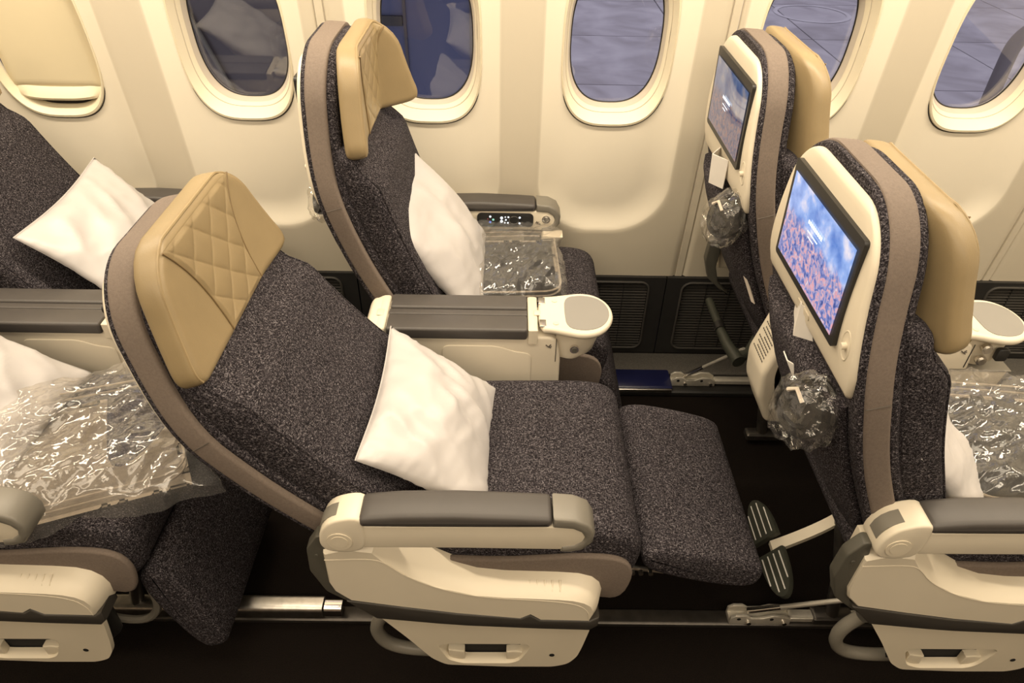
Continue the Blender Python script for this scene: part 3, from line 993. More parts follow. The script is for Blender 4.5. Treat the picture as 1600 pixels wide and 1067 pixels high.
def build_seat(label, group, row, side, rec=0.0, to=(-0.413, 0.872), wing=(4, 8), leg=-80, screen=None, tilt=0.0, hr_drop=0.0, leg_len=0.27, flex=0.0):
    global TOP
    yc = YA if side == 'aisle' else YW
    up = 0.0 if side == 'aisle' else 0.018
    TOP = 1.178 + up
    seat = empty('airline_seat', (row * PITCH, yc, 0), label, 'seat', group)
    B = Back(rec, to, flex)
    rc_ = back_layer(B, 0.47, TOP - 0.004, 0.002, -0.009, 0.006, 0.007)
    build('rear_cover', *rc_, CHAR, seat, ang=60)
    band = build('trim_band', *back_layer(B, 0.46, TOP, 0.0, 0.0, 0.045, 0.007), TAUPE, seat, ang=50)
    # stitched join across the band
    for sgn in (-1, 1):
        g = MB()
        w = w_band(0.868) + 0.0004
        g.tube([B.pt(0.868, 0.004, sgn * w), B.pt(0.870, 0.042, sgn * w)], 0.0008, 5)
        g.build('stitching', INK, band)
    build('front_border', *back_layer(B, 0.47, TOP - 0.006, 0.010, 0.036, 0.066, 0.014), CHAR, seat, ang=60)
    # back cushion
    rings = []
    rows = [0.47 + (0.965 - 0.47) * k / 22 for k in range(23)] + [0.965 + 0.035 * math.sin(math.pi / 2 * k / 5) for k in range(1, 6)]
    for k, h in enumerate(rows):
        q = max(0.0, (h - 0.965) / 0.035)
        cr = 1 - math.sqrt(max(0, 1 - q * q))
        w = 0.224 - 0.006 * sstep((h - 0.85) / 0.25) - 0.030 * cr
        df = 0.128 + 0.012 * math.sin(math.pi * (h - 0.45) / 0.7) - 0.036 * sstep((h - 0.88) / 0.085) - 0.022 * cr
        rings.append([B.pt(h, d + (0.006 * math.cos(v / w * 1.5) if d > 0.085 else 0), v) for v, d in rrect(-w, w, 0.052, df, 0.026, 5, 12)])
    cush = build('back_cushion', *loft(rings), CHAR, seat, ang=70)
    for sgn in (-1, 1):
        pth = []
        for k in range(23):
            h = 0.50 + (0.96 - 0.50) * k / 22
            w = 0.224 - 0.006 * sstep((h - 0.85) / 0.25)
            df = 0.128 + 0.012 * math.sin(math.pi * (h - 0.45) / 0.7) - 0.036 * sstep((h - 0.88) / 0.085)
            pth.append(B.pt(h, df - 0.004, sgn * (w - 0.0095)))
        g = MB(); g.tube(pth, 0.0022, 6); g.build('edge_seam', CHAR, cush)
    headrest(B, seat, wing, 0.955 - hr_drop + up, 1.182 - hr_drop + up, tilt)
    if screen:
        monitor(B, seat, screen)
    else:
        monitor(B, seat, SCREEN_DIM)
    # literature pocket on the back
    rings = []
    for h, k in ((0.50, 0.0), (0.52, 0.6), (0.60, 0.95), (0.70, 1.0), (0.78, 1.0), (0.835, 0.9), (0.845, 0.55)):
        w = 0.20
        rings.append([B.pt(h, d - (0.028 * k * (1 - (v / w) ** 4) if d < -0.014 else 0), v) for v, d in rrect(-w, w, -0.022, -0.008, 0.006, 3, 14)])
    build('seat_pocket', *loft(rings), CHAR, seat, ang=70)
    # seat cushion and leg rest
    yn, yf = (-0.222, 0.228) if side == 'aisle' else (-0.235, 0.225)
    pr = chaikin(SEAT_PROF, 2)
    sc_ = build('seat_cushion', *slab(pr, yn, yf, 0.028, 5), CHAR, seat, ang=60)
    for sgn, y in ((-1, yn), (1, yf)):
        g = MB(); g.add(*slab(chaikin(TAUPEP, 1), min(y, y + sgn * 0.014), max(y, y + sgn * 0.014), 0.005)); g.build('cushion_side', TAUPE, sc_)
    L, th = leg_len, 0.085
    ox, oz = (0.272, 0.430) if leg > -45 else (0.245, 0.372)
    ca, sa = math.cos(R(leg)), math.sin(R(leg))
    lp = [(0.0, 0.0), (-0.006, 0.02), (0.03, 0.046), (L * 0.6, 0.050), (L - 0.02, 0.042), (L, 0.01), (L - 0.012, -0.034), (L * 0.5, -0.042), (0.02, -0.030)]
    lp = [(ox + a * ca - c * sa, oz + a * sa + c * ca) for a, c in lp]
    lr = build('leg_rest', *slab(chaikin(lp, 2), yn + 0.01, yf - 0.01, 0.018, 4), CHAR, seat, ang=60)
    g = MB()
    g.tube([(0.235, yn + 0.05, 0.368), (0.275, yn + 0.05, 0.355), (0.335, yn + 0.05, 0.345) if leg > -45 else (0.27, yn + 0.05, 0.30)], 0.006, 8)
    for q in (0.268, 0.285, 0.305) if leg > -45 else ():
        g.tube([(q, yn + 0.036, 0.352), (q, yn + 0.05, 0.352)], 0.005, 8)
    g.build('hinge_linkage', SILVER, lr)
    if leg < -45:
        pth = [(0.10, 0.185), (0.16, 0.165), (0.205, 0.180), (0.235, 0.235), (0.232, 0.33)]
        g = MB(); g.tube([(x, yn + 0.03, z) for x, z in chaikin(pth, 2, False)], 0.009, 8); g.build('front_tube', CAPG, seat)
    # legs and cross tubes
    for xx, lean in ((-0.20, 0.02), (0.14, -0.03)):
        g = MB()
        g.tube([(xx, 0.02, 0.385), (xx + lean, -0.06, 0.20), (xx + 2 * lean, -0.082, 0.03)], 0.016, 10)
        g.box(xx + 2 * lean - 0.05, xx + 2 * lean + 0.05, -0.10, -0.062, 0.018, 0.045, 0.005)
        g.build('leg', DMETAL, seat)
    g = MB(); g.tube([(-0.17, yn + 0.0, 0.36), (-0.17, yf, 0.36)], 0.02, 12); g.build('cross_tube', DMETAL, seat)
    g = MB(); g.tube([(0.13, yn, 0.345), (0.13, yf, 0.345)], 0.02, 12); g.build('cross_tube', DMETAL, seat)

    if side == 'aisle':
        n = -0.278     # aisle-facing plane, seat-local (world y 0.757)
        v = [(x, n, z) for x, z in UP_NEAR]
        v2 = [(x, n + 0.046, z) for x, z in UP_FAR]
        inn = offset_poly(UP_NEAR, 0.003)
        rings = [[(x, n - 0.0035, z) for x, z in inn], [(x, n, z) for x, z in UP_NEAR], [(a[0] * 0.55 + c[0] * 0.45, n + 0.012, a[1] * 0.55 + c[1] * 0.45) for a, c in zip(UP_NEAR, UP_FAR)], v2, [(x, n + 0.055, z) for x, z in UP_FAR]]
        sh = build('side_shroud', *loft(rings), CREAM, seat, ang=32)
        g = MB()
        crease = [(-0.321, 0.527), (-0.236, 0.533), (-0.212, 0.520), (-0.182, 0.482), (-0.118, 0.440), (-0.051, 0.418), (0.001, 0.411), (0.10, 0.404), (0.150, 0.391), (0.168, 0.365), (0.170, 0.337)]
        g.tube([(x, n - 0.0032, z) for x, z in chaikin(crease, 2, False)], 0.0011, 5); g.build('crease_line', CREAM_D, sh)
        for k in range(5):
            x = 0.052 + 0.0145 * k
            g = MB(); g.tube([(x, n + 0.008, 0.418), (x, n + 0.026, 0.429)], 0.0016, 6); g.build('grip_rib', CREAM_D, sh)
        g = MB(); g.add(*slab(BANDP, n - 0.005, n + 0.05, 0.004)); g.build('bumper_band', BANDM, seat)
        low = build('lower_shroud', *plate_with_hole(round_poly(LOWP, 0.012, 3), round_poly(HOLEP, 0.010, 3), n, n + 0.012), CREAM_D, seat)
        rm = round_poly(HOLEP, 0.010, 3)
        cen = (-0.035, 0.196)
        rings = [[(x, n + 0.001, z) for x, z in rm], [(cen[0] + (x - cen[0]) * 0.90, n + 0.022, cen[1] + (z - cen[1]) * 0.92 + 0.002) for x, z in rm]]
        build('handle_recess', *loft(rings, False, False), CREAM_D, low)
        g = MB(); g.box(-0.14, 0.065, n + 0.024, n + 0.03, 0.155, 0.245); g.build('recess_back', HOLE, low, smooth=False)
        for x0, x1 in ((-0.112, -0.078), (0.010, 0.044)):
            g = MB(); g.add(*slab([(x0, 0.166), (x1, 0.166), (x1, 0.196), ((x0 + x1) / 2, 0.200), (x0, 0.203 if x0 < -0.05 else 0.196)], n + 0.006, n + 0.024, 0.003)); g.build('recess_step', CREAM_D, low)
        g = MB(); g.tube([(0.105, n - 0.0008, 0.198), (0.105, n + 0.002, 0.198)], 0.0055, 12); g.build('screw_hole', HOLE, low)
        g = MB(); g.add(*slab([(-0.19, 0.35), (0.165, 0.33), (0.16, 0.20), (0.12, 0.16), (-0.10, 0.165)], n + 0.03, n + 0.06, 0.01)); g.build('inner_skirt', BLACKP, low)
        lo = [(-0.235, 0.300), (-0.262, 0.255), (-0.262, 0.205), (-0.235, 0.165), (-0.18, 0.150), (-0.10, 0.150)]
        g = MB(); g.tube([(x, n + 0.035, z) for x, z in chaikin(lo, 3, False)], 0.014, 10); g.build('grab_loop', CAPG, seat)
        g = MB(); g.add(*slab(round_poly(BRACKP, 0.006, 2), n + 0.004, n + 0.03, 0.003)); g.tube([(-0.336, n + 0.002, 0.53), (-0.336, n + 0.006, 0.53)], 0.004, 8); g.build('rear_bracket', CAPD, seat)
        arm = arm_common(seat, n - 0.010, n + 0.045)
        g = MB(); g.tube([(-0.283, n - 0.0135, 0.594), (-0.283, n - 0.0115, 0.594)], 0.022, 24); g.tube([(-0.283, n - 0.0143, 0.594), (-0.283, n - 0.012, 0.594)], 0.015, 24); g.build('pivot_disc', CREAM_D, arm)
        hp = [(-0.3165, 0.604), (-0.3140, 0.618), (-0.3070, 0.631), (-0.2960, 0.6405), (-0.2850, 0.6455)]
        hq = offset_poly(hp + [(-0.25, 0.60)], -0.0022)[:5]
        rings = [[(a[0] + 0.004, n + 0.002, a[1] - 0.004), (c_[0], n + 0.002, c_[1]), (c_[0], n + 0.030, c_[1]), (a[0] + 0.004, n + 0.030, a[1] - 0.004)] for a, c_ in zip(hp, hq)]
        g = MB(); g.add(*loft(rings)); g.build('hinge_button', CAPG, arm)
    else:
        n0, n1 = 0.228, 0.290       # seat-facing plane and wall side (world y 1.885 .. 1.947)
        arm = arm_common(seat, n0, n1)
        g = MB(); g.add(*slab([(-0.32, 0.56), (-0.10, 0.57), (0.05, 0.565), (0.05, 0.50), (-0.02, 0.45), (-0.30, 0.44)], n0 + 0.018, n1 - 0.01, 0.006)); g.build('arm_support', CREAM_D, arm)
        rr = rrect(-0.092, 0.076, 0.588, 0.632, 0.013, 4)
        rem = build('remote_handset', *loft([[(x, n0 - 0.0035, z) for x, z in rr], [(x, n0 + 0.002, z) for x, z in rr]]), BLACKP, arm)
        def dot(x, z, r, m):
            g = MB(); g.tube([(x, n0 - 0.0046, z), (x, n0 - 0.0034, z)], r, 10); g.build('key', m, rem)
        for x, z, r, m in ((-0.053, 0.621, 0.0032, LEDW), (-0.060, 0.613, 0.0018, LEDR), (-0.044, 0.611, 0.0034, LEDG), (-0.053, 0.603, 0.0034, LEDB),
                           (-0.019, 0.617, 0.0042, LEDW), (-0.019, 0.606, 0.0042, LEDW), (-0.008, 0.620, 0.0018, LEDW), (-0.006, 0.611, 0.0024, LEDW), (-0.009, 0.601, 0.0020, LEDW),
                           (0.001, 0.620, 0.0026, LEDW), (0.000, 0.601, 0.0026, LEDW), (0.035, 0.619, 0.0030, LEDW), (0.035, 0.600, 0.0030, LEDW)):
            dot(x, z, r, m)
        dial = [(0.018 + 0.0145 * math.cos(2 * math.pi * k / 24), n0 - 0.0042, 0.610 + 0.0125 * math.sin(2 * math.pi * k / 24)) for k in range(24)]
        g = MB(); g.tube(dial + dial[:2], 0.0007, 5, cap=False); g.build('dial_ring', CHROME, rem)
        g = MB(); g.tube([(0.114, n0 - 0.003, 0.613), (0.114, n0 + 0.001, 0.613)], 0.0125, 20); g.build('button_ring', CHROME, arm)
        g = MB(); g.tube([(0.114, n0 - 0.005, 0.613), (0.114, n0 - 0.002, 0.613)], 0.0085, 20, 0.0095); g.build('recline_button', SILVER, arm)
        g = MB(); g.tube([(0.086, n0 - 0.0012, 0.606), (0.090, n0 - 0.0012, 0.598), (0.098, n0 - 0.0012, 0.597)], 0.0016, 5); g.tube([(0.082, n0 - 0.0012, 0.601), (0.094, n0 - 0.0012, 0.604)], 0.0012, 5); g.build('recline_symbol', INK, arm)
        g = MB(); g.add(*slab(round_poly(BRACKP, 0.006, 2), n0 - 0.008, n0 + 0.02, 0.003)); g.build('rear_bracket', CAPD, seat)
    return seat, B

GR = 'premium cabin seats in three rows'
LEGDN = -74
seats = {}
seats['BA'] = build_seat('charcoal seat leaning far back, its padded leg rest raised, in the middle of the picture', GR, 0, 'aisle', 19, (-0.520, 0.757), (0, 8), -14, None, leg_len=0.262, hr_drop=-0.016, flex=0.075)
seats['BW'] = build_seat('upright charcoal window seat with headrest wings folded forward, beside the wide console', GR, 0, 'window', 0, wing=(10, 58), leg=LEGDN)
seats['CA'] = build_seat('charcoal aisle seat seen from behind with a bright flower picture on its screen', GR, 1, 'aisle', 0, wing=(26, 20), leg=LEGDN, screen=SCREEN_ON, hr_drop=0.012)
seats['CW'] = build_seat('charcoal window seat seen from behind with a reflection across its screen', GR, 1, 'window', 0, wing=(26, 20), leg=LEGDN, screen=SCREEN_DIM)
seats['AA'] = build_seat('charcoal aisle seat at the left edge holding the large wrapped blanket', GR, -1, 'aisle', 19, (-0.520, 0.757), (0, 8), LEGDN, leg_len=0.30, flex=0.075)
seats['AW'] = build_seat('reclined charcoal window seat beside the closed window shade', GR, -1, 'window', 9, (-0.458, 0.832), (4, 8), LEGDN)

# ------------------------------------------------------------------ centre consoles
def console(row, label, style):
    c = empty('centre_console', (row * PITCH, 1.345, 0), label, 'console', 'consoles between paired seats')
    bp = [(-0.325, 0.630), (-0.330, 0.52), (-0.30, 0.40), (0.10, 0.40), (0.128, 0.43), (0.128, 0.575), (0.115, 0.630)]
    body = build('body', *slab(round_poly(bp, 0.02, 4), -0.062, 0.062, 0.006), CREAM, c)
    g = MB(); g.add(*slab(round_poly([(-0.15, 0.605), (-0.02, 0.605), (0.02, 0.588), (0.06, 0.584), (0.06, 0.47), (-0.15, 0.46)], 0.02, 4), -0.0645, -0.060, 0.002)); g.build('side_panel', CREAM, body)
    # lid made of two soft pads and the strip between them
    for y0, y1, nm in ((-0.072, -0.012, 'arm_pad'), (0.014, 0.070, 'arm_pad')):
        pz = [(-0.275, 0.628), (-0.275, 0.658), (0.048, 0.658), (0.048, 0.628)]
        g = MB(); g.add(*slab(round_poly(pz, 0.006, 2), y0, y1, 0.006)); g.build(nm, PAD, c)
    g = MB(); g.add(*slab([(-0.275, 0.628), (-0.275, 0.655), (0.048, 0.655), (0.048, 0.628)], -0.0095, 0.0115, 0.003)); g.build('centre_strip', PAD, c)
    g = MB(); g.add(*slab(round_poly([(-0.330, 0.605), (-0.318, 0.645), (-0.295, 0.657), (-0.2775, 0.657), (-0.2775, 0.605)], 0.01, 3), -0.070, 0.068, 0.008)); e = g.build('rear_cap', CREAM, c)
    g = MB(); g.box(-0.302, -0.286, -0.020, 0.004, 0.6565, 0.6585, 0.0008); g.build('rear_hinge', CREAM_D, e)
    g = MB(); g.box(0.050, 0.072, -0.068, 0.068, 0.612, 0.656, 0.003); e = g.build('front_hinge', CAPG if False else CREAM_D, c)
    g = MB(); g.box(0.064, 0.082, -0.012, 0.008, 0.656, 0.6585, 0.0008); g.build('hinge_knuckle', CREAM_D, e)
    # folding cocktail tray: rounded paddle
    def paddle(k, x1=0.250, sx=0.0):
        pts = [(0.074, -0.064), (0.105, -0.066), (0.140, -0.078), (0.175, -0.087), (0.210, -0.078), (0.236, -0.052), (0.250, -0.016), (0.250, 0.020), (0.236, 0.054), (0.210, 0.078), (0.175, 0.084), (0.140, 0.076), (0.105, 0.068), (0.074, 0.066)]
        return chaikin(offset_poly(pts, k), 2)
    rings = []
    for k, z in ((0.010, 0.640), (0.003, 0.643), (0.0, 0.650), (0.002, 0.656), (0.006, 0.659), (0.012, 0.6585)):
        rings.append([(x, y, z) for x, y in paddle(k)])
    tr = build('tray', *loft(rings), CREAM, c, ang=50)
    ins = [(0.138, -0.060), (0.175, -0.072), (0.208, -0.064), (0.230, -0.042), (0.241, -0.012), (0.241, 0.016), (0.230, 0.046), (0.206, 0.065), (0.175, 0.070), (0.138, 0.060), (0.135, 0.0)]
    ii = chaikin(ins, 2)
    build('tray_insert', *loft([[(x, y, 0.6575) for x, y in ii], [(x, y, 0.6598) for x, y in offset_poly(ii, 0.0006)]]), GREYP, tr)
    for y in (-0.045, 0.045):
        g = MB(); g.box(0.076, 0.091, y - 0.013, y + 0.013, 0.657, 0.6602, 0.0006); g.build('hinge_leaf', SILVER, tr)
        g = MB(); g.tube([(0.114, y, 0.657), (0.114, y, 0.6603)], 0.0065, 16); g.build('bumper', CREAM_D, tr)
    # pod under the tray
    rings = []
    for sx, z in ((0.90, 0.642), (0.86, 0.61), (0.78, 0.575), (0.60, 0.560)):
        rings.append([(0.118 + (x - 0.118) * sx if x > 0.118 else max(x, 0.116), y * (0.55 + 0.45 * sx) * 0.86, z) for x, y in paddle(0.012)])
    build('tray_pod', *loft(rings), CREAM, c, ang=50)
    if style == 'one':
        g = MB(); g.tube([(0.158, -0.066, 0.604), (0.158, -0.0735, 0.604)], 0.0105, 20); g.build('button_ring', CHROME, c)
        g = MB(); g.tube([(0.158, -0.072, 0.604), (0.158, -0.0765, 0.604)], 0.0065, 16); g.build('button', CAPD, c)
    else:
        for x, z in ((0.142, 0.622), (0.142, 0.588)):
            g = MB(); g.tube([(x, -0.064, z), (x, -0.0735, z)], 0.0125, 20); g.build('button_ring', CHROME, c)
            g = MB(); g.tube([(x, -0.072, z), (x, -0.0775, z)], 0.0085, 16); g.build('button', SILVER, c)
        g = MB(); g.add(*slab(rrect(0.168, 0.196, 0.590, 0.624, 0.007, 3), -0.0765, -0.064, 0.002)); g.build('rocker_switch', BLACKP, c)
        g = MB(); g.add(*slab(round_poly([(0.09, 0.552), (0.225, 0.552), (0.215, 0.50), (0.10, 0.50)], 0.008, 3), -0.066, 0.05, 0.003)); g.build('storage_bin', CREAM_D, c)
        g = MB(); g.box(0.085, 0.232, -0.068, 0.052, 0.551, 0.555, 0.0015); g.build('bin_lip', CAPG, c)
    g = MB()
    for a, z, l in ((0.2, 0.606, 0.008), (0.9, 0.606, 0.009), (2.4, 0.605, 0.008), (-0.5, 0.604, 0.007)):
        g.tube([(0.098, -0.0632, 0.604), (0.098 + l * math.cos(a), -0.0632, 0.604 + l * math.sin(a))], 0.0013, 5)
    g.build('recline_symbol', INK, c)
    g = MB(); g.box(0.1155, 0.117, -0.0635, -0.062, 0.56, 0.628); g.build('joint_line', LINE, c)
    # rear pod with printed placard, between the seat backs
    rp = [(-0.318, 0.656), (-0.328, 0.638), (-0.356, 0.525), (-0.348, 0.45), (-0.31, 0.365), (-0.26, 0.365), (-0.26, 0.640), (-0.295, 0.656)]
    g = MB(); g.add(*slab(round_poly(rp, 0.015, 4), -0.062, 0.062, 0.014)); pod = g.build('rear_pod', CREAM, c)
    for k in range(9):
        z0 = 0.622 - 0.0098 * k
        x = lambda z: -0.3285 - (0.638 - z) * (0.028 / 0.113)
        ln = (0.034, 0.036, 0.030, 0.036, 0.022, 0.036, 0.034, 0.028, 0.036)[k]
        g = MB()
        y = -0.036
        while y < -0.036 + 2 * ln:
            g.add([(x(z0) - 0.0006, y, z0), (x(z0) - 0.0006, y + 0.0065, z0), (x(z0 + 0.0035) - 0.0006, y + 0.0065, z0 + 0.0035), (x(z0 + 0.0035) - 0.0006, y, z0 + 0.0035)], [(0, 1, 2, 3)])
            y += 0.0085
        g.build('placard_line', INK, pod, smooth=False)
    return c
console(0, 'cream console with round grey cocktail tray between the reclined and upright seats', 'one')
console(1, 'cream console with two round buttons and a black switch, forward of the bright screen', 'two')
console(-1, 'cream console with dark padded top at the left edge behind the reclined seat', 'one')

# ------------------------------------------------------------------ footrests and floor fittings
def footrest_pads(label, loc):
    t = empty('folding_footrest', loc, label, 'footrest')
    for sgn, nm in ((1, 'foot_pad'), (-1, 'foot_pad')):
        y0, y1 = (0.018, 0.135) if sgn > 0 else (-0.135, -0.018)
        # D-shaped pad lying along Y, its face turned up and aft
        pts = []
        for k in range(17):
            a = math.pi * k / 16
            pts.append((sgn * (0.018 + 0.117 * math.sin(a) ** 0.8), 0.036 * math.cos(a)))
        fx, fz = Vector((0.62, 0, 0.78)), Vector((-0.78, 0, 0.62))
        def P(y, e, hgt):
            q = fx * e + fz * hgt
            return (q.x, y, q.z)
        rings = [[P(y, e, 0) for y, e in pts], [P(y, e, 0.010) for y, e in pts], [P(y * 0.985 + sgn * 0.001, e * 0.93, 0.014) for y, e in pts]]
        pad = build(nm, *loft(rings), FOOTP, t, ang=40)
        for j in range(4):
            e = -0.024 + 0.016 * j
            ym = 0.018 + 0.117 * math.sqrt(max(0, 1 - (e / 0.036) ** 2)) ** 0.8 - 0.012
            g = MB(); g.tube([P(sgn * 0.028, e, 0.0145), P(sgn * ym, e, 0.0145)], 0.0016, 5); g.build('rib', WHITEP, pad)
    g = MB()
    arm = [(0.0, 0.0, 0.0), (0.05, 0.004, 0.028), (0.11, 0.008, 0.072), (0.16, 0.01, 0.13)]
    for a in chaikin(arm, 1, False):
        pass
    path = chaikin(arm, 2, False)
    rings = []
    for k, p in enumerate(path):
        rings.append([(p[0], p[1] - 0.014, p[2] - 0.006), (p[0], p[1] + 0.014, p[2] - 0.006), (p[0], p[1] + 0.014, p[2] + 0.007), (p[0], p[1] - 0.014, p[2] + 0.007)])
    g.add(*loft(rings)); g.build('swing_arm', CREAM, t)
    return t
footrest_pads('dark folding footrest with white ribbed pads under the bright-screen seat', (0.640, 1.025, 0.205))
t = empty('folding_footrest', (0.655, 1.72, 0.33), 'dark round-bar footrest under the window seat with the reflecting screen', 'footrest')
g = MB(); g.tube([(-0.005, 0.145, 0.012), (0.0, 0.02, 0.004)], 0.013, 12); g.build('foot_bar', FOOTP, t)
g = MB(); g.tube([(0.0, 0.03, 0.004), (0.0, 0.0, 0.002)], 0.0165, 12); g.build('collar', BLACKP, t)
g = MB(); g.tube([(0.0, 0.0, 0.002), (0.008, -0.06, -0.006), (0.025, -0.135, -0.012)], 0.014, 12, 0.02); g.build('foot_bar', FOOTP, t)
g = MB(); g.tube([(0.025, -0.115, -0.012), (0.06, -0.10, -0.01), (0.09, -0.06, 0.01), (0.12, -0.04, 0.08)], 0.017, 10); g.build('swing_arm', FOOTP, t)

def floor_fitting(label, loc, top, mir=1):
    t = empty('floor_fitting', loc, label, 'seat fitting')
    prof = [(0.0, 0.0), (0.0, 0.026), (0.012, 0.036), (0.035, 0.036), (0.05, 0.024), (0.08, 0.026), (0.10, 0.036), (0.13, 0.034), (0.148, 0.022), (0.148, 0.0)]
    g = MB(); g.add(*slab(prof, -0.018, -0.010, 0.002)); g.add(*slab(prof, 0.010, 0.018, 0.002)); g.box(0.0, 0.148, -0.012, 0.012, 0.0, 0.012); g.build('clamp', ALLOY, t)
    for x in (0.045, 0.132):
        g = MB(); g.tube([(x, -0.024, 0.012), (x, -0.016, 0.012)], 0.006, 10); g.build('bolt', CHROME, t)
    for x in (0.02, 0.10):
        g = MB(); g.tube([(x, -0.0186, 0.024), (x, -0.0176, 0.024)], 0.005, 10); g.build('lightening_hole', HOLE, t)
    p0, p1 = Vector((0.045, 0, 0.032)), Vector(top)
    g = MB(); g.tube([p0, p0.lerp(p1, 0.35)], 0.008, 10, 0.006); g.build('rod_end', CHROME, t)
    g = MB(); g.tube([p0.lerp(p1, 0.30), p1], 0.006, 10); g.build('strut', ALLOY, t)
    g = MB(); g.box(0.148, 0.52, -0.013, 0.013, 0.004, 0.022, 0.003); g.build('rail_end', ALLOY, t)
    return t
floor_fitting('silver bolted floor fitting with strut below the ribbed footrest', (0.556, 0.953, 0.0185), (0.22, -0.06, 0.18))
floor_fitting('silver bolted floor fitting with strut beside the navy track cover', (0.568, 1.828, 0.0225), (0.135, -0.20, 0.31))
t = empty('track_tube', (-0.66, 0.955, 0.0), 'polished metal track tube under the reclined seat', 'seat rail')
g = MB(); g.add(*loft([[(x, y, z) for y, z in rrect(-0.022, 0.022, 0.0185, 0.064, 0.012, 4)] for x in (-0.30, 0.225)])); g.build('tube', SILVER, t)
g = MB(); g.add(*loft([[(x, y, z) for y, z in rrect(-0.018, 0.018, 0.019, 0.058, 0.012, 4)] for x in (0.228, 0.27)])); g.build('end_fitting', CHROME, t)

# ------------------------------------------------------------------ pillows
def pillow(label, cen, e1, e2, h1, h2, th, seed, sag=0.0):
    c, e1, e2 = Vector(cen), Vector(e1).normalized(), Vector(e2).normalized()
    n = e1.cross(e2).normalized()
    if n.z < 0:
        n = -n
    Nn = 45
    V, F = [], []
    def surf(u, v, sgn):
        eu, ev = 1 - u * u, 1 - v * v
        pu = u * (1 - 0.075 * ev ** 1.3)
        pv = v * (1 - 0.075 * eu ** 1.3)
        t = (max(0, eu) ** 0.62 * max(0, ev) ** 0.62)
        p3 = Vector((u * 1.9 + seed, v * 1.9, seed * 1.7 + sgn))
        wr = 0.012 * noise.noise(p3 * 1.2) + 0.010 * (1 - abs(noise.noise(Vector((u * 0.7 + v * 1.6 + seed, v * 0.4 - u * 0.6, 3.1 * sgn + seed)) * 1.6)) * 2.4) + 0.002 * (1 - abs(noise.noise(Vector((u * 1.9 - v * 1.2 + seed, v * 1.5 + u * 0.9, seed)) * 2.0)) * 2) 
        edge = min(1, (1 - max(abs(u), abs(v))) / 0.12)
        pleat = 0.0016 * math.sin(30 * (v if abs(u) > abs(v) else u) + 5 * noise.noise(Vector((u * 3, v * 3, seed)))) * math.exp(-((1 - max(abs(u), abs(v))) / 0.10) ** 2 * 0.8) * min(1, edge * 4)
        hgt = sgn * th * t + wr * t ** 0.5 + pleat
        q = c + e1 * (h1 * pu) + e2 * (h2 * pv) + n * hgt
        q += n * (sag * (u * u - 0.4))
        return q
    idx = {}
    for s in (1, -1):
        for j in range(Nn):
            for i in range(Nn):
                u, v = -1 + 2 * i / (Nn - 1), -1 + 2 * j / (Nn - 1)
                if s < 0 and (i in (0, Nn - 1) or j in (0, Nn - 1)):
                    idx[(s, i, j)] = idx[(1, i, j)]
                    continue
                idx[(s, i, j)] = len(V)
                V.append(surf(u, v, s))
        for j in range(Nn - 1):
            for i in range(Nn - 1):
                F.append((idx[(s, i, j)], idx[(s, i + 1, j)], idx[(s, i + 1, j + 1)], idx[(s, i, j + 1)]))
    cen_v = Vector(cen)
    base = empty('pillow', cen_v, label, 'pillow', 'white pillows on the seats')
    o = build('pillow_cover', [p - cen_v for p in V], F, PILLOWM, base, ang=180)
    rim = [surf(-1, -1 + 2 * k / 40, 1) - cen_v for k in range(41)]
    g = MB(); g.tube(rim, 0.0013, 5); g.build('hem', PILLOWM, base)
    return base
pillow('white satin pillow leaning on the reclined seat between its back and cushion', (-0.142, 1.035, 0.606), (0.80, 0.0, -0.62), (0.03, 1, 0.03), 0.145, 0.190, 0.056, 1.3)
pillow('white satin pillow standing on the upright window seat', (-0.178, 1.66, 0.690), (0.62, 0.0, -0.80), (0.0, 1, 0.14), 0.185, 0.205, 0.058, 4.1)
pillow('white satin pillow on the window seat beside the closed shade', (-1.040, 1.66, 0.660), (0.74, -0.05, -0.68), (0.02, 1, 0.06), 0.175, 0.205, 0.055, 7.7)
pillow('white satin pillow cut by the left edge, above the large wrapped blanket', (-1.090, 1.03, 0.640), (0.80, 0.0, -0.60), (0.05, 1, 0.04), 0.165, 0.200, 0.055, 2.9)
pillow('white satin pillow half hidden behind the bright-screen seat', (0.815, 1.00, 0.640), (0.70, 0.0, -0.72), (0, 1, 0.05), 0.165, 0.190, 0.055, 5.5)

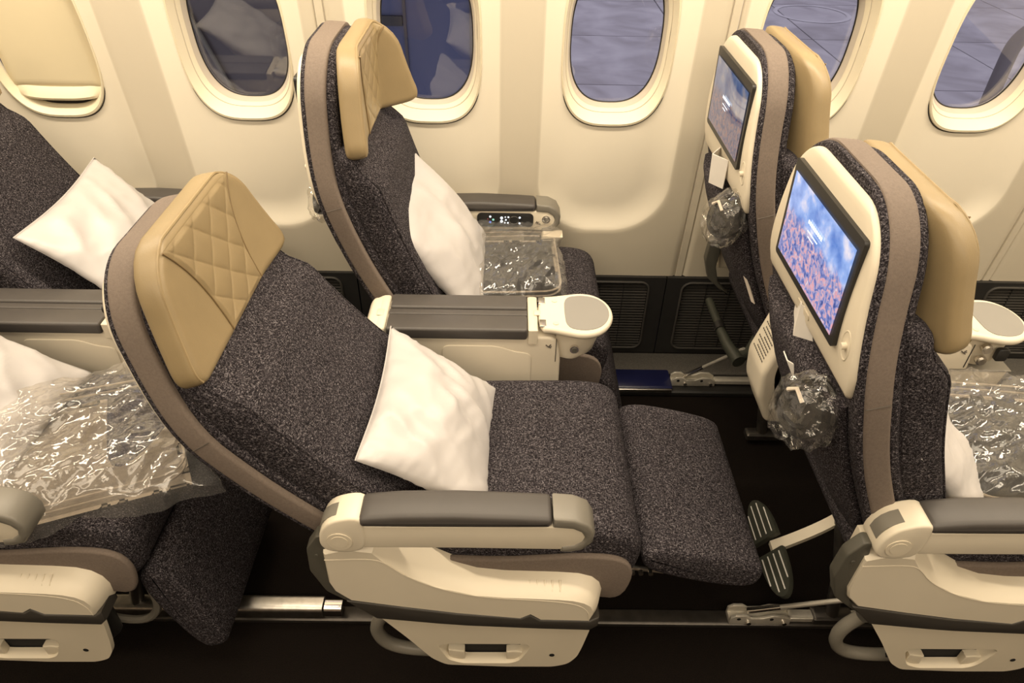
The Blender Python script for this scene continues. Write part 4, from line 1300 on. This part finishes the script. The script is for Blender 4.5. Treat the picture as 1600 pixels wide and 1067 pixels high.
# ------------------------------------------------------------------ wrapped blankets
def ridged(p, o=4):
    s, a = 0.0, 1.0
    for _ in range(o):
        s += a * (1 - 2 * abs(noise.noise(p)))
        p = Vector((p.y * 1.9 + 3.1, p.z * 1.9 - 1.7, p.x * 1.9 + 0.6))
        a *= 0.52
    return s
def wrapped_blanket(label, cen, hx, hy, rot, th, seed, slope=0.0, loose=0.03):
    c = Vector(cen)
    base = empty('wrapped_blanket', c, label, 'blanket', 'blankets in clear wrap on the seats')
    base.rotation_euler = (0, slope, rot)
    # folded cloth: soft slab with fold layers
    rings = []
    nl = 26
    def top(u, v):
        f = (max(0, 1 - u ** 6) * max(0, 1 - v ** 6)) ** 0.35
        return f * (th + 0.016 * noise.noise(Vector((u * 1.6 + seed, v * 1.6, 0.3))) + 0.008 * noise.noise(Vector((u * 5 + seed, v * 4, 1.3))))
    V, F = [], []
    NN = 34
    for s in (1, 0):
        for j in range(NN):
            for i in range(NN):
                u, v = -1 + 2 * i / (NN - 1), -1 + 2 * j / (NN - 1)
                V.append((u * hx, v * hy, top(u, v) if s else 0.0))
        k = s and 0 or NN * NN
        for j in range(NN - 1):
            for i in range(NN - 1):
                a = k + j * NN + i
                F.append((a, a + 1, a + NN + 1, a + NN))
    build('folded_blanket', V, F, BLANKET, base, ang=70)
    for z in (0.33, 0.62):
        g = MB()
        pth = [(x, y, th * z + 0.004 * noise.noise(Vector((x * 9, y * 9, seed)))) for x, y in rrect(-hx * 0.985, hx * 0.985, -hy * 0.985, hy * 0.985, 0.05, 6, 6)]
        g.tube(pth + pth[:1], 0.0025, 6); g.build('fold_edge', BLANKET, base)
    # crinkled film
    NN = 110
    ex, ey = hx + loose, hy + loose
    def film(u, v):
        f = (max(0, 1 - abs(u) ** 5) * max(0, 1 - abs(v) ** 5)) ** 0.4
        ang = seed * 2.1
        a = u * math.cos(ang) + v * math.sin(ang)
        b_ = -u * math.sin(ang) + v * math.cos(ang)
        p = Vector((a * 2.0 + seed * 5, b_ * 4.6, seed))
        cr = 0.012 * ridged(p * 0.8, 3) + 0.0014 * ridged(p * 2.6, 2)
        wob = 0.24 * noise.noise(Vector((u * 1.7 + seed, v * 1.7, 8))) + 0.06 * noise.noise(Vector((u * 7 + seed, v * 7, 5)))
        uu, vv = u * (1 + wob * abs(u) ** 3), v * (1 + wob * abs(v) ** 3)
        z = top(u * ex / hx * 0.9, v * ey / hy * 0.9) if False else f * (th + 0.012)
        return (uu * ex, vv * ey, z + 0.004 + cr * (0.35 + 0.65 * f))
    V, F = grid(NN, NN, lambda a, b_: film(2 * a - 1, 2 * b_ - 1))
    o = build('clear_wrap', V, F, PLASTIC, base, ang=26)
    return base
wrapped_blanket('large taupe blanket in crinkled clear wrap on the leftmost aisle seat', (-0.845, 1.000, 0.536), 0.165, 0.165, R(28), 0.062, 1.7, R(6), 0.035)
wrapped_blanket('taupe blanket in clear wrap on the upright window seat', (0.010, 1.725, 0.536), 0.135, 0.165, R(2), 0.050, 3.4, 0.0, 0.018)
wrapped_blanket('taupe blanket in clear wrap on the seat at the right edge', (1.075, 1.035, 0.536), 0.165, 0.175, R(-6), 0.058, 6.2, 0.0, 0.022)

# ------------------------------------------------------------------ headphones in bags, cards, buckle
def headphone_bag(label, cen, seed, r=0.052, face=(-0.86, -0.42, 0.28)):
    c = Vector(cen)
    t = empty('bagged_headphones', c, label, 'headphones', 'bagged headphones in seat pockets')
    n = Vector(face).normalized()
    a = n.cross(Vector((0, 0, 1))).normalized()
    u = a.cross(n)
    def ring(rad, d, k=24):
        return [n * d + a * (rad * math.cos(2 * math.pi * q / k)) + u * (rad * math.sin(2 * math.pi * q / k)) for q in range(k)]
    build('ear_cup', *loft([ring(r * 0.92, -0.018), ring(r, -0.012), ring(r, 0.006), ring(r * 0.93, 0.013), ring(r * 0.60, 0.016), ring(r * 0.52, 0.010)]), BLACKP, t, ang=40)
    g = MB()
    hb = [a * (r * 1.05 * math.cos(R(k))) + u * (r * 1.25 * math.sin(R(k))) - n * 0.012 for k in range(10, 171, 10)]
    g.tube(hb, 0.006, 8); g.build('headband', BLACKP, t)
    g = MB(); g.tube([u * 0.02 + n * 0.018, u * 0.035 + a * 0.02 + n * 0.02, u * 0.022 + a * 0.035 + n * 0.018], 0.004, 6); g.build('cable', YELLOWF, t)
    V, F = [], []
    nu, nv = 54, 36
    for j in range(nv + 1):
        th = math.pi * j / nv
        for i in range(nu):
            ph = 2 * math.pi * i / nu
            d = Vector((math.sin(th) * math.cos(ph), math.sin(th) * math.sin(ph), math.cos(th)))
            cr = 0.17 * ridged(d * 1.7 + Vector((seed, 0, seed)), 4) + 0.16 * noise.noise(d * 2.0 + Vector((seed, 2, 1)))
            rr = r * (1.14 + cr)
            V.append(a * (d.x * rr) + u * (d.z * rr * 1.12) + n * (d.y * rr * 0.60))
    for j in range(nv):
        for i in range(nu):
            i2 = (i + 1) % nu
            F.append((j * nu + i, j * nu + i2, (j + 1) * nu + i2, (j + 1) * nu + i))
    build('clear_bag', V, F, PLASTIC2, t, ang=20)
    return t
headphone_bag('black headphones in a clear bag on the back of the bright-screen seat', (0.512, 0.880, 0.790), 2.2, 0.048)
headphone_bag('black headphones in a clear bag behind the reflecting-screen window seat', (0.510, 1.490, 0.832), 5.1, 0.046)
headphone_bag('clear bag edge showing behind the upright window seat', (-0.452, 1.56, 0.835), 8.4, 0.040)

def card(name, label, pts, bend, mat=PAPER, cat='card', lines=0):
    """folded card: four corners plus a crease panel, given thickness"""
    c = sum((Vector(p) for p in pts), Vector()) / len(pts)
    t = empty(name, c, label, cat, 'cards in seat pockets')
    P = [Vector(p) - c for p in pts]
    n = (P[1] - P[0]).cross(P[3] - P[0]).normalized()
    th = 0.0012
    g = MB(); g.add([p + n * th for p in P] + [p - n * th for p in P], [(0, 1, 2, 3), (7, 6, 5, 4), (0, 4, 5, 1), (1, 5, 6, 2), (2, 6, 7, 3), (3, 7, 4, 0)])
    g.build('leaf', mat, t, smooth=False)
    Q = [P[1], P[1] + Vector(bend), P[2] + Vector(bend) * 0.9, P[2]]
    n2 = (Q[1] - Q[0]).cross(Q[3] - Q[0]).normalized()
    g = MB(); g.add([p + n2 * th for p in Q] + [p - n2 * th for p in Q], [(0, 1, 2, 3), (7, 6, 5, 4), (0, 4, 5, 1), (1, 5, 6, 2), (2, 6, 7, 3), (3, 7, 4, 0)])
    g.build('leaf', mat, t, smooth=False)
    for k in range(lines):
        a = P[0].lerp(P[3], 0.35 + 0.16 * k)
        b_ = P[1].lerp(P[2], 0.35 + 0.16 * k)
        for sg in (1, -1):
            s, e = a.lerp(b_, 0.3), a.lerp(b_, 0.62)
            dz = (P[3] - P[0]).normalized() * 0.003
            o_ = n * (sg * (th + 0.0004))
            g = MB(); g.add([s + o_, e + o_, e + o_ + dz, s + o_ + dz], [(0, 1, 2, 3)]); g.build('print_line', INK, t, smooth=False)
    return t
card('safety_card', 'white folded card tucked beside the bright screen', [(0.550, 1.110, 0.890), (0.528, 1.035, 0.905), (0.533, 1.035, 0.810), (0.555, 1.095, 0.800)], (0.03, -0.03, -0.01))
card('safety_card', 'white printed card sticking out behind the reflecting-screen seat', [(0.533, 1.690, 0.930), (0.498, 1.640, 0.930), (0.506, 1.650, 0.850), (0.540, 1.690, 0.850)], (0.03, -0.04, 0.0), lines=2)
card('magazine', 'thin white magazine edge below the bagged headphones', [(0.528, 1.045, 0.790), (0.520, 1.005, 0.800), (0.573, 0.970, 0.700), (0.580, 1.010, 0.690)], (0.01, -0.012, 0.0), cat='magazine')
card('magazine', 'pale magazine corner in the pocket of the reflecting-screen seat', [(0.538, 1.545, 0.800), (0.532, 1.520, 0.805), (0.618, 1.465, 0.615), (0.624, 1.490, 0.610)], (0.006, -0.012, 0.0), YELLOWF, cat='magazine')

t = empty('belt_buckle', (0.132, 1.875, 0.545), 'cream metal seat belt buckle lying on the upright window seat', 'buckle')
g = MB(); g.add(*slab(round_poly([(-0.032, 0.016), (0.028, 0.016), (0.034, 0.026), (-0.026, 0.030)], 0.003, 2), -0.022, 0.022, 0.003)); g.build('lid', CREAM, t)
g = MB(); g.add(*slab([(-0.032, -0.006), (0.026, -0.010), (0.030, 0.014), (-0.028, 0.014)], -0.019, 0.019, 0.003)); g.build('case', SILVER, t)
g = MB(); g.add(*slab([(-0.034, 0.000), (-0.031, 0.000), (-0.031, 0.012), (-0.034, 0.012)], -0.014, 0.014, 0.0005)); g.build('slot', HOLE, t)
